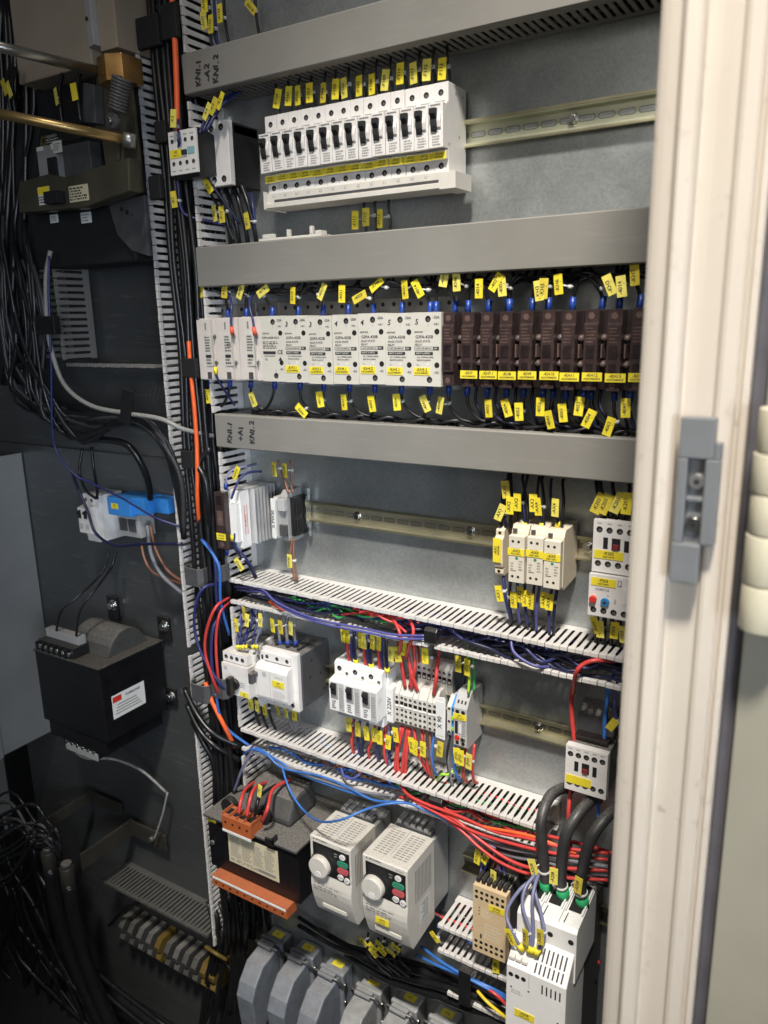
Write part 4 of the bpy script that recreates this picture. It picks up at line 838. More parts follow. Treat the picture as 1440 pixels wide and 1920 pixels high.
# small contactor at right
contactor4(-308, -666, -595, 70, 'white contactor with blank yellow label standing alone at the right of the fourth row', 60, (.03, .64, .17, .35), 5, ('', ''))
m = M().prism([(2, 0), (30, 0), (30, 34), (14, 44), (2, 44)], 0, 52, 'darkgrey').box(2, 50, 34, 50, 0, 8, 'brown_deep'); m.build('surge_block', None, (-304, 0, -594.5), 1, 'dark block on top of the lone white contactor', 'accessory')
for i, (P, c, r_, lb) in enumerate([([(1078, 1398, 50), (1072, 1340, 45), (1073, 1295, 45), (1085, 1262, 40), (1110, 1245, 40)], 'w_red', 3.4, 'red wire dropping into the lone white contactor'), ([(1133, 1405, 40), (1134, 1350, 40), (1138, 1310, 40), (1142, 1280, 40), (1150, 1262, 30)], 'w_light_blue', 3.2, 'blue wire dropping into the lone white contactor'), ([(1070, 1480, 45), (1066, 1520, 60), (1066, 1560, 60), (1070, 1590, 50)], 'w_red', 3.2, 'red wire leaving the foot of the lone white contactor'), ([(1120, 1500, 40), (1122, 1535, 45), (1120, 1560, 45)], 'w_light_blue', 3, 'blue wire leaving the foot of the lone white contactor')]):
    wire([at(*p) for p in P], r_, c, lb)
o_, S = wire([at(1158, 1260, 40), at(1152, 1300, 45), at(1155, 1345, 45), at(1165, 1375, 40)], 2.5, 'w_violet', 'violet wire with marker at the right edge above the lone contactor'); marker(o_, S, 1148, 1359, 55, 30, '', 11, 20)
# ================================================================ wires inside the open ducts
def bundle(n, x0, x1, z0, z1, d0, d1, cols, label, group, r=(2.0, 2.6), seed=5, wob=7):
    rg = random.Random(seed)
    for i in range(n):
        c = rg.choice(cols); P = []; k = int((x1-x0)/34); a, b = rg.uniform(z0, z1), rg.uniform(z0, z1); dd = rg.uniform(d0, d1)
        xs, xe = x0+rg.uniform(0, 60), x1-rg.uniform(0, 60)
        for j in range(k+1):
            s_ = j/k; P.append((xs+(xe-xs)*s_, min(d1, max(d0, dd+rg.uniform(-wob, wob))), min(z1, max(z0, a+(b-a)*s_+rg.uniform(-wob, wob)))))
        wire(P, rg.uniform(*r), c, label % COLN[c], group+' '+COLN[c], k=4, n=6)
bundle(14, -910, -480, -483, -450, 10, 62, ['w_navy', 'w_blue', 'w_blue', 'w_black', 'w_navy'], '%s wire lying inside the open duct under the cream relays', 'wires in the upper open duct', seed=6)
bundle(26, -620, -150, -483, -449, 10, 74, ['w_navy', 'w_navy', 'w_blue'], '%s wire woven in the crowded right half of the upper open duct', 'wires in the right half of the upper open duct', (2.2, 2.8), 8, 10)
bundle(4, -860, -560, -480, -455, 30, 66, ['w_green'], '%s wire among the blue ones in the upper open duct', 'wires in the upper open duct,', seed=9)
bundle(5, -700, -540, -474, -450, 50, 76, ['w_red'], '%s wire crossing the middle of the upper open duct', 'wires in the upper open duct,', seed=10)
bundle(14, -900, -560, -778, -744, 8, 70, ['w_black', 'w_black', 'w_light_blue', 'w_grey', 'w_brown'], '%s wire lying inside the left half of the lower open duct', 'wires in the left half of the lower open duct', (2.2, 3), 12)
bundle(16, -640, -330, -778, -744, 8, 70, ['w_red', 'w_red', 'w_black', 'w_green', 'w_grey', 'w_navy'], '%s wire lying inside the right half of the lower open duct', 'wires in the right half of the lower open duct', (2.2, 3), 13)
bundle(12, -560, -250, -1036, -992, 10, 66, ['w_black', 'w_black', 'w_light_blue', 'w_navy', 'w_red'], '%s wire inside the short duct beside the beige relay', 'wires in the short duct', (2.2, 3.2), 14)
free = [
 ([(440, 1100, 60), (490, 1105, 78), (520, 1130, 88), (590, 1160, 92), (680, 1178, 92), (740, 1190, 88), (800, 1192, 80)], 'w_violet', 2.1, 'violet-blue wire drooping along the front of the upper open duct, upper one'),
 ([(445, 1105, 60), (495, 1112, 78), (530, 1140, 88), (600, 1168, 92), (690, 1186, 92), (745, 1197, 88), (800, 1198, 80)], 'w_violet', 2.1, 'violet-blue wire drooping along the front of the upper open duct, lower one'),
 ([(470, 1100, 60), (520, 1125, 70), (540, 1135, 70), (600, 1150, 65), (640, 1142, 60)], 'w_navy', 2.5, 'navy wire crossing the left part of the upper open duct'),
 ([(505, 1127, 75), (520, 1138, 78), (540, 1145, 72)], 'w_orange', 2.6, 'short pale orange wire at the left of the upper open duct'),
 ([(958, 1190, 70), (962, 1220, 84), (985, 1240, 88), (1010, 1250, 86), (1030, 1250, 70)], 'w_violet', 2.4, 'violet wire looping out of the right part of the upper open duct'),
 ([(730, 1150, 60), (745, 1175, 80), (752, 1200, 84), (748, 1230, 60)], 'w_red', 2.8, 'red wire dropping from the upper duct beside the three breakers'),
 ([(765, 1155, 60), (775, 1180, 80), (770, 1205, 80), (760, 1235, 60)], 'w_red', 2.8, 'red wire dropping from the upper duct above the label X 220V'),
 ([(1160, 1240, 60), (1120, 1238, 80), (1095, 1245, 86), (1080, 1262, 88), (1075, 1300, 60)], 'w_red', 3.2, 'red wire bending out at the right end of the upper open duct'),
 # lower duct
 ([(450, 1425, 60), (470, 1405, 84), (500, 1415, 86), (530, 1440, 86), (600, 1455, 88), (650, 1475, 88), (700, 1500, 90), (760, 1505, 90), (800, 1520, 86), (850, 1545, 84), (900, 1580, 80)], 'w_light_blue', 2.0, 'light blue wire running the length of the lower open duct'),
 ([(455, 1412, 60), (480, 1402, 84), (520, 1425, 84), (560, 1450, 84), (640, 1480, 86), (690, 1495, 86)], 'w_light_blue', 1.9, 'light blue wire along the left half of the lower duct front'),
 ([(500, 1420, 80), (540, 1440, 84), (620, 1468, 86), (680, 1485, 86), (740, 1492, 84)], 'w_grey', 2.8, 'grey wire along the left half of the lower duct front'),
 ([(528, 1435, 90), (537, 1465, 96), (548, 1490, 104), (570, 1520, 118), (600, 1540, 150), (640, 1537, 170), (680, 1520, 150), (720, 1508, 110), (760, 1505, 92)], 'w_light_blue', 2.0, 'light blue wire hanging in a wide loop over the left drive'),
 ([(640, 1440, 80), (645, 1455, 88), (660, 1460, 90), (675, 1452, 84)], 'w_violet', 2.4, 'short violet loop hanging out of the lower open duct'),
 ([(750, 1470, 60), (765, 1490, 84), (800, 1508, 88), (860, 1530, 90), (930, 1560, 92), (990, 1572, 94), (1060, 1590, 90), (1140, 1600, 80)], 'w_red', 2.6, 'highest red wire sweeping down to the right before the lower duct'),
 ([(755, 1480, 60), (775, 1500, 84), (830, 1530, 88), (890, 1560, 92), (960, 1582, 94), (1040, 1600, 92), (1140, 1612, 80)], 'w_red', 2.6, 'second highest red wire sweeping right before the lower duct'),
 ([(800, 1515, 76), (850, 1535, 88), (900, 1575, 92), (950, 1610, 96), (1000, 1628, 96), (1060, 1628, 90), (1140, 1632, 80)], 'w_red', 2.8, 'red wire crossing to the right edge just above the soft starter'),
 ([(800, 1520, 70), (850, 1545, 86), (900, 1590, 92), (940, 1618, 96), (990, 1638, 96), (1050, 1645, 90), (1140, 1650, 80)], 'w_red', 2.6, 'lowest red wire crossing above the soft starter'),
 ([(800, 1512, 70), (840, 1525, 84), (900, 1548, 90), (960, 1560, 92), (1010, 1572, 92), (1080, 1600, 88)], 'w_orange', 2.4, 'orange-red wire in the sweep right of the lower duct'),
 ([(820, 1530, 70), (860, 1555, 84), (905, 1580, 88), (930, 1590, 84)], 'w_lilac', 3.0, 'lilac-blue wire under the red sweep'),
 ([(900, 1570, 80), (950, 1590, 86), (1010, 1600, 88), (1080, 1615, 86), (1140, 1625, 80)], 'w_grey', 3.4, 'thick grey wire under the red sweep, upper'),
 ([(900, 1580, 74), (960, 1605, 80), (1020, 1615, 82), (1080, 1632, 80), (1140, 1640, 76)], 'w_grey', 3.4, 'thick grey wire under the red sweep, lower'),
 ([(930, 1590, 60), (990, 1618, 66), (1050, 1630, 70), (1140, 1660, 66)], 'w_black', 3.6, 'thick black wire under the red sweep'),
 ([(830, 1500, 50), (900, 1528, 52), (1000, 1560, 52), (1100, 1585, 50), (1150, 1600, 50)], 'w_red', 3.0, 'red wire showing through the slots of the lower duct'),
 ([(520, 1450, 40), (490, 1460, 60), (462, 1478, 120), (452, 1500, 150), (448, 1525, 160)], 'w_red', 3.4, 'outer red wire arching to the orange terminals'),
 ([(540, 1455, 40), (505, 1465, 70), (478, 1478, 125), (468, 1502, 150), (463, 1530, 160)], 'w_red', 3.4, 'inner red wire arching to the orange terminals'),
]
for P, c, r_, lb in free: wire([at(*p) for p in P], r_, c, lb)
for i, (x, z, w_) in enumerate([(at(806, 1195, 84).x, -462, 11), (at(815, 1510, 84).x, -752, 12)]):
    t = thing('wire_clip', ['black clip bridging the upper open duct', 'black clip bridging the lower open duct over the red wires'][i], 'clip', (x, 60, z))
    M().prism([(14, -20), (20, -20), (24, -16), (24, 2), (20, 6), (14, 6)], -w_, w_, 'black').build('clip_bridge', t, bev=1.5)
# ================================================================ row 5: transformer with orange terminals
o5 = (-962, 0, -1000)
t = thing('transformer', 'black transformer with orange terminal strips and a cream rating plate', 'transformer', o5)
W5 = 213
m = M().box(0, W5, 2, 148, 0, 108, 'tf_black').box(-3, W5+3, 2, 156, 108.3, 114, 'coil'); m.cyl((10, 148, 52), (10, 152, 52), 5, 'darkgrey', 14)
m.build('housing', t, bev=1.5)
m = M().prism([(30, 114.5), (112, 114.5), (112, 128), (96, 160), (78, 168), (40, 168), (30, 150)], 62, 168, 'coil'); m.build('coil_cover', t, bev=7)
M().cyl((112, 112, 128), (112, 126, 128), 17, 'black', 20).build('bushing', t, bev=1); M().cyl((40, 120, 128), (40, 134, 128), 17, 'black', 20).build('bushing', t, bev=1)
m = M().box(54, 122, 132, 164, 108.6, 136, 'orange').box(54, 122, 164.2, 165, 104, 109, 'paper')
for k in range(4): m.disc(62+k*17, 164.3, 124, 2.6, 'hole'); m.box(56+k*17, 68+k*17, 140, 156, 136.1, 136.5, 'hole')
for k in range(5): m.box(53+k*17, 55+k*17, 134, 162, 136.2, 141, 'orange')
m.build('terminal_strip', t, bev=.8)
m = M().box(20, 198, 140, 168, -22, -0.5, 'orange').box(22, 196, 168.2, 169, -7, -2, 'paper')
for k in range(10): m.disc(30+k*17.5, 168.3, -14, 2.4, 'hole')
m.build('terminal_strip', t, bev=.8)
m = M().box(50, 168, 148.3, 149, 28, 92, 'paper_cream')
for c_ in range(4): m.print_(56+c_*27, 80+c_*27, 42, 84, 149, 12, 'ink_grey', c_, .5)
m.print_(54, 164, 32, 38, 149, 2, 'ink_grey', 9); m.box(120, 160, 149.1, 149.3, 33, 39, 'ink_grey'); m.build('rating_plate', t)
M().box(0, 22, 148.3, 149, 96, 105, 'yellow').print_(2, 20, 98, 103, 149, 2, 'ink').build('label_sticker', t)
M().box(150, 168, 156.2, 160, 108, 122, 'black').box(165, 168, 146, 160, 114, 126, 'black').build('bracket', t, bev=.6)
for i, (P, c) in enumerate([([(478, 1530, 150), (482, 1508, 150), (490, 1490, 130), (520, 1470, 70)], 'w_black'), ([(492, 1540, 150), (502, 1515, 150), (512, 1480, 110), (545, 1460, 60)], 'w_red')]):
    o_, S = wire([at(*p) for p in P], 3.3, c, ['black wire with yellow marker rising from the orange terminals', 'right red wire rising from the orange terminals'][i])
    if i == 0: marker(o_, S, 487, 1483, 150, 12, '-T3', 10, 24)
# drives
def drive(x, z, label, yl, D=146):
    t = thing('inverter_drive', label, 'drive', (x, 0, z)); w = 84; H = 150
    prof = [(60, -4), (D-30, -9), (D-16, -10), (D-12, -4), (D-7, 10), (D-2, 26), (D+1.5, 42), (D+3, 54), (D+2.6, 64), (D+1, 74), (D-.4, 82), (D, 90), (D, H-2), (D-2, H), (60, H)]
    m = M().prism(prof, 0, w, 'inverter')
    k = 0
    for side in (0, 1):
        for r_ in range(11):
            for c_ in range(3):
                a = 10+side*37+c_*9.5; dd = 70+r_*6.1
                m.add([(a, dd, H+.15), (a+7.4, dd, H+.15), (a+7.4, dd+2.5, H+.15), (a, dd+2.5, H+.15)], [(0, 1, 2, 3)], 'ink_grey')
    m.box(40, 43, 62, D-18, H+.1, H+1.2, 'grey_light')
    for r_ in range(12):
        dd = 72+r_*4.7; m.add([(w+.2, dd, 70), (w+.2, dd+2.1, 70), (w+.2, dd+2.1, 132), (w+.2, dd, 132)], [(0, 1, 2, 3)], 'ink_grey')
    m.quad(2, w-2, 78, 79, D+1.2, 'grey_light') if 0 else None
    m.build('housing', t, bev=1.6)
    m = M().box(2, w-2, 4, 59.7, 6, H-6, 'greyp').box(8, w-8, 40, 58, H-5.5, H+4, 'darkgrey')
    for c_ in range(5): m.box(10+c_*13, 18+c_*13, 30, 56, H-5, H+9, 'greyp')
    m.build('heat_sink', t, bev=1)
    p = t
    m = M().box(6, w-3, D+.2, D+1.0, 82, 140, 'black').box(12, 48, D+1.1, D+1.6, 122, 136, 'matte_black'); m.text('FWD', 54, D+1, 132, 3.2, 'grey_light').text('REV', 54, D+1, 127, 3.2, 'grey_light')
    m.build('control_panel', t, bev=.4)
    m = M().cyl((24, D+1, 101), (24, D+3, 101), 22.5, 'matte_black', 36).cyl((24, D+3, 101), (24, D+14, 101), 20.5, 'inverter', 36, 19); m.build('dial', t, bev=1.6)
    M().cyl((25, D+14, 90), (25, D+14.8, 90), 6, 'white', 20).build('finger_recess', t, bev=.3)
    for (bx_, bz, ww, hh, mt_, s_) in ((68, 131, 6, 5.2, 'white', 'PU'), (68, 117, 9, 5.6, 'btn_green', 'RUN'), (68, 104, 9, 5.6, 'btn_red', 'STOP'), (63, 90.5, 6, 5.2, 'white', 'MODE'), (76, 88.5, 5.4, 5.2, 'white', 'SET')):
        pts = [(bx_+(ww-hh*.6)*(1 if math.cos(a) > 0 else -1)*(1 if ww > 7 else 0)+hh*math.cos(a)*(1 if ww > 7 else ww/hh), bz+hh*math.sin(a)) for a in [2*math.pi*i/20 for i in range(20)]]
        M().prism(pts, D+1.1, D+3, mt_, 'd').text(s_, bx_, D+3, bz, 3.4, 'ink_grey').build('button', t, bev=.4)
    m = M().prism([(6, 144.6), (8, 148), (10, 144.6)], D+.2, D+.3, 'ink', 'd').text('MITSUBISHI', 24, D, 146, 4.6, 'ink').print_(62, 78, 142, 145, D, 1)
    m.text('DANGER', 16, D, 77, 4.4, 'ink_grey')
    for r_ in range(6): m.print_(6, 80-r_*3, 71-r_*4.4, 75-r_*4.4, D+.6+r_*.72, 1, 'ink_grey', r_, .45)
    m.build('printing', t)
    M().box(18, 68, D-8, D-3.2, 10, 17, 'inverter').build('cover_tab', t, bev=.5)
    m = M(); m.add([(w+.3, 78, 20), (w+.3, 112, 20), (w+.3, 112, 62), (w+.3, 78, 62)], [(0, 1, 2, 3)], 'paper')
    for r_ in range(7):
        m.add([(w+.5, 82, 24+r_*5.2), (w+.5, 108-(r_ % 3)*4, 24+r_*5.2), (w+.5, 108-(r_ % 3)*4, 26+r_*5.2), (w+.5, 82, 26+r_*5.2)], [(0, 1, 2, 3)], 'ink_grey')
    m.build('rating_plate', t)
    if yl:
        l = M(); plate(l, 24, 50, 32, 44, D+3.3, ['-AH2', 'A23/16041'], 5.2); l.build('label_sticker', t)
    return t
drive(-728, -1005, 'cream motor drive with round dial, left of two, without yellow label', False, 138)
drive(-612, -990, 'cream motor drive with round dial, right of two, with yellow label', True, 150)
# markers and wires under the drives
for i, (px, py, an) in enumerate([(681, 1766, -55), (699, 1776, -62), (712, 1771, -58), (716, 1783, -60), (733, 1786, -65), (742, 1777, -70), (700, 1786, -48)]):
    q = at(px, py, 60)
    o_, S = wire([q+Vector((12, 0, 25)), q+Vector((10, 2, 4)), q+Vector((14, 4, -20)), q+Vector((40, 0, -36))], 2.4, 'w_black', f'black wire in the marker cluster under the right drive, {ordn(i)} from the left', 'marked wires under the right drive')
    marker(o_, S, px, py, 74, an, '-KH', 10, 20)
# beige relay module
t = thing('safety_relay', 'tan relay module with two rows of round screw holes at top and bottom', 'relay', (-438, 0, -984))
m = M().box(1, 55, 2, 84, -2, 124, 'darkgrey').box(0, 56, 84.2, 100, 0, 122, 'tan')
for r_, zz in enumerate((112, 102, 20, 10)):
    for k in range(6): m.hole(6+k*8.8, 100, zz, 2.9, False)
for k in range(3): m.disc(11, 100.2, 84-k*6, 1.3, 'dred'); 
m.print_(14, 34, 68, 88, 100, 4, 'cream', 2); m.print_(20, 50, 30, 60, 100, 5, 'cream', 3); m.box(13, 16, 100.1, 100.4, 28, 36, 'ink'); m.build('housing', t, bev=.9)
m = M()
for k in range(6): m.box(2+k*9, 8+k*9, 60, 94, 124.2, 130, 'black')
m.box(0, 30, 30, 50, 124.2, 134, 'darkgrey'); m.build('terminal_comb', t, bev=.8)
l = M(); plate(l, 27, 53, 86, 97, 100.3, ['-K206', 'A23/16042'], 5); l.build('label_sticker', t)
for i, (px, py, an, P, c) in enumerate([(895, 1607, 6, [(902, 1662, 70), (901, 1640, 72), (905, 1615, 60), (912, 1590, 50)], 'w_violet'), (911, 1607, 22, [(908, 1665, 70), (907, 1640, 70), (916, 1612, 62), (925, 1590, 50)], 'w_violet'), (925, 1646, 0, [(915, 1665, 70), (918, 1640, 64), (928, 1615, 56), (935, 1600, 50)], 'w_brown'),
        (0, 0, 0, [(936, 1668, 55), (938, 1640, 58), (934, 1615, 52), (930, 1598, 50)], 'w_violet'), (0, 0, 0, [(944, 1666, 50), (946, 1640, 55), (941, 1612, 50), (935, 1595, 50)], 'w_violet'), (0, 0, 0, [(930, 1665, 55), (932, 1640, 58), (934, 1610, 52), (938, 1592, 50)], 'w_brown'), (930, 1812, 0, [(925, 1795, 60), (922, 1815, 70), (935, 1830, 60), (950, 1838, 50)], 'w_black')]):
    o_, S = wire([at(*p) for p in P], 2.2, c, f'{COLN[c]} wire at the tan relay module, {ordn(i)} in order from the upper left', 'wires at the tan relay module', sleeves=((0, 'yellow', 8),) if i < 1 else ())
    if px: marker(o_, S, px, py, 82, an, '-K206', 11, 26)
# soft starter
t = thing('soft_starter', 'large white soft starter with three thick black cables at bottom right', 'soft starter', (-346, 0, -1200))
o = (-346, 0, -1200)
m = M().prism([(4, 0), (99, 0), (99, 285), (59, 292), (59, 350), (4, 350)], 0, 86, 'darkgrey'); m.build('core', t, bev=1)
m = M().prism([(60, 285), (152, 285), (152, 367), (146, 372), (60, 380)], 2, 90, 'pure')
for k in range(2): m.prism([(74, 379.2), (146, 372.6), (146, 373.6), (74, 380.2)], 31+k*30, 32+k*30, 'greyp').box(38+k*30, 39.2+k*30, 125, 145, 374, 375.4, 'ink')
m.disc(52, 152.4, 352, 4.2, 'hole').disc(82, 152.4, 352, 4.2, 'hole')
m.build('upper_housing', t, bev=1.2)
for k in range(3):
    x_ = 3+k*30
    m = M().prism([(62, 381), (124, 376), (124, 379), (62, 384)], x_, x_+2, 'pure').prism([(62, 381), (124, 376), (124, 379), (62, 384)], x_+24, x_+26, 'pure').prism([(66, 380.8), (120, 375.6), (120, 376.4), (66, 381.6)], x_+4, x_+22, 'hole')
    m.build('cable_port', t, bev=.4)
m = M().prism([(100, 0), (184, 0), (184, 303), (153, 334), (100, 336)], 0, 88, 'pure')
for k in range(3):
    m.hole(7+k*9.5, 184, 289, 3.7, False)
for k in range(7):
    a = 40+k*6.4
    for (d0, z0, d1, z1) in ((181.5, 305.5, 172, 315), (170, 317, 157, 330)):
        m.add([(a, d0+.4, z0+.3), (a+2.4, d0+.4, z0+.3), (a+2.4, d1+.4, z1+.3), (a, d1+.4, z1+.3)], [(0, 1, 2, 3)], 'ink')
    if k > 1: m.quad(a, a+2.2, 278, 293, 184.2, 'ink')
m.quad(34, 34.6, 278, 302, 184.2, 'greyp').print_(8, 30, 258, 266, 184, 2, 'grey_light')
m.disc(34, 184.2, 272, 1.5, 'ink').disc(8, 184.2, 268, 1.5, 'ink').disc(78, 184.2, 240, 1.7, 'ink').disc(78, 184.2, 234, 1.7, 'ink').disc(70, 184.2, 218, 4.6, 'grey_light').disc(8, 184.2, 190, 1.5, 'ink')
m.build('front_housing', t, bev=1.4)
m = M()
for k in range(3): m.box(2+k*9.5, 10.5+k*9.5, 170, 181, 311, 316, 'white')
m.build('terminal_row', t, bev=.6)
l = M(); plate(l, 14, 44, 222, 234, 184.2, ['-A208', 'A23/16044'], 5.4); l.build('label_sticker', t)
for i, (P, mk) in enumerate([([(1024, 1668, 100), (1018, 1600, 105), (1015, 1540, 100), (1030, 1495, 70), (1055, 1478, 30), (1068, 1480, 8)], (1000, 1627, -18)), ([(1056, 1682, 100), (1052, 1640, 105), (1060, 1570, 110), (1085, 1525, 90), (1110, 1500, 50), (1120, 1500, 10)], (1038, 1643, 0)), ([(1092, 1697, 100), (1090, 1650, 105), (1105, 1580, 115), (1130, 1540, 100), (1165, 1505, 60)], (1084, 1660, 4))]):
    o_, S = wire([at(*p) for p in P], 8.2, 'cable_dusty', f'thick black cable entering the soft starter, {ordn(i)} from the left', 'thick cables into the soft starter', name='cable', sleeves=(), k=8, n=14)
    a = S[0]; dv = (S[1]-S[0]).normalized(); M().cyl(a-dv*2, a+dv*16, 9.6, 'sleeve_green', 20).build('ferrule', o_, org=S[0])
    marker(o_, S, mk[0], mk[1], 118, mk[2], '-A208', 12, 27); 
    c_ = S[4]; dd = (S[5]-S[4]).normalized(); M().cyl(c_, c_+dd*4, 9.4, 'tie', 18).build('cable_tie', o_, org=S[0])
for i, (P, mk) in enumerate([([(980, 1782, 172), (962, 1750, 172), (950, 1710, 160), (975, 1668, 140), (1005, 1645, 120)], (957, 1757, -28)), ([(992, 1786, 172), (995, 1750, 165), (980, 1700, 155), (985, 1665, 140), (1003, 1640, 120)], (985, 1757, -3)), ([(996, 1787, 172), (1000, 1745, 165), (998, 1690, 155), (1003, 1660, 140), (1010, 1640, 120)], None), ([(1004, 1790, 172), (1020, 1755, 165), (1015, 1715, 155), (1003, 1670, 140), (1008, 1645, 120)], (1013, 1757, -3))]):
    o_, S = wire([at(*p) for p in P], 2.6, 'w_lilac', f'lilac-grey control wire looping into the soft starter, {ordn(i)} from the left', 'control wires of the soft starter', sleeves=((0, 'yellow', 10),))
    if mk: marker(o_, S, mk[0], mk[1], 178, mk[2], '-A208', 10, 25)
# marker ring wire beside the right drive
o_, S = wire([at(835, 1745, 40), at(822, 1752, 60), at(826, 1768, 62), at(838, 1765, 40)], 2.4, 'w_grey', 'grey wire loop with a marker right of the drives'); marker(o_, S, 815, 1757, 70, -45, '-K', 11, 22)
# thick cables and clip at bottom middle
for i, (P, r_, c) in enumerate([([(600, 1745, 30), (700, 1800, 50), (800, 1825, 60), (880, 1850, 66), (960, 1885, 60)], 6, 'cable_black'), ([(640, 1770, 30), (730, 1822, 50), (830, 1850, 66), (900, 1870, 70), (980, 1905, 60)], 8, 'cable_black'), ([(700, 1830, 20), (790, 1850, 50), (860, 1882, 66), (950, 1905, 66), (1000, 1925, 60)], 9, 'cable_black'), ([(650, 1790, 20), (720, 1835, 50), (800, 1862, 60), (870, 1880, 60), (950, 1915, 60)], 7, 'cable_black'), ([(560, 1720, 30), (640, 1768, 40), (760, 1800, 50), (860, 1832, 60), (960, 1872, 60)], 4, 'cable_black'), ([(560, 1735, 30), (650, 1785, 46), (770, 1812, 56), (860, 1842, 64), (960, 1880, 60)], 4.5, 'cable_black')]):
    wire([at(*p) for p in P], r_, c, f'black cable running to the lower right under the drives, {ordn(i)} in order', 'black cables under the drives', name='cable')
for P, c, lb in [([(790, 1775, 60), (830, 1805, 84), (880, 1835, 90), (930, 1862, 84), (960, 1880, 70)], 'w_light_blue', 'upper light blue wire among the cables beside the soft starter'), ([(780, 1790, 60), (820, 1810, 84), (870, 1830, 88), (920, 1852, 84), (950, 1868, 70)], 'w_light_blue', 'lower light blue wire among the cables beside the soft starter'), ([(895, 1858, 84), (915, 1880, 92), (945, 1905, 88), (960, 1915, 80)], 'w_yellow', 'yellow wire among the cables beside the soft starter'), ([(900, 1845, 84), (930, 1865, 88), (955, 1890, 84)], 'w_red', 'red wire among the cables beside the soft starter')]:
    wire([at(*p) for p in P], 2.8, c, lb)
q = at(872, 1845, 90)
t = thing('wire_clip', 'black strap clip around the cables left of the soft starter', 'clip', (q.x, 60, q.z)); M().box(-11, 11, 30, 33, -42, 26, 'black').box(-11, 11, 4, 30, 23, 26, 'black').box(-11, 11, 4, 30, -42, -39, 'black').build('clip_bridge', t, bev=1)
q0 = at(838, 1862, 80); m = M(); finger_wall(m, q0.x, q0.x+170, q0.z-4, 'x', 1, 'duct', seed=60); m.build('wiring_duct', None, None, .7, 'bottom lip of the slotted duct left of the soft starter', 'wiring duct')
# connector hoods at the bottom
GH = 'grey connector hoods along the bottom'
hx = [(517, 1757), (573, 1782), (630, 1813), (697, 1848), (765, 1878), (835, 1908)]
for i, (px, py) in enumerate(hx):
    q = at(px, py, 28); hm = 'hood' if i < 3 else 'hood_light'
    t = thing('connector_hood', f'grey metal connector hood with cable, {ordn(i)} from the left along the bottom', 'connector', (q.x, 0, q.z), GH)
    w = 21
    m = M().box(-w-3, w+3, 2, 34, -120, 0, hm).box(-w-7, w+7, 34.3, 44, -126, 5, hm); m.build('base_housing', t, bev=3)
    m = M().prism([(44.5, -122), (110, -150), (128, -140), (134, -60), (122, -34), (96, -6), (44.5, 0)], -w, w, hm); m.build('hood_body', t, bev=3.2)
    m = M().tube([(-w-9, 40, -30), (-w-9, 56, 3), (-w-4, 60, 9), (w+4, 60, 9), (w+9, 56, 3), (w+9, 40, -30)], 2.4, 'steel_dull', 8).box(-w+4, w-4, 50, 66, 6, 11, hm); m.build('locking_lever', t, bev=.8)
    m = M().cyl((w+4, 38, -20), (w+10, 38, -20), 5, 'steel', 14).cyl((w+4, 38, -60), (w+10, 38, -60), 4, 'steel', 14); m.build('lever_pin', t, bev=.5)
    m = M().cyl((0, 100, -145), (0, 116, -175), 15, hm, 18).cyl((0, 116, -175), (0, 140, -330), 11, 'cable_black', 18); m.build('cable_outlet', t, bev=1)
    l = M(); l.add([(-12, 10, .4), (12, 10, .4), (12, 26, .4), (-12, 26, .4)], [(0, 1, 2, 3)], 'yellow'); l.text('X%d' % (i+1), 0, 18, .5, 8, 'ink_grey', 0, 'top'); l.build('label_sticker', t)
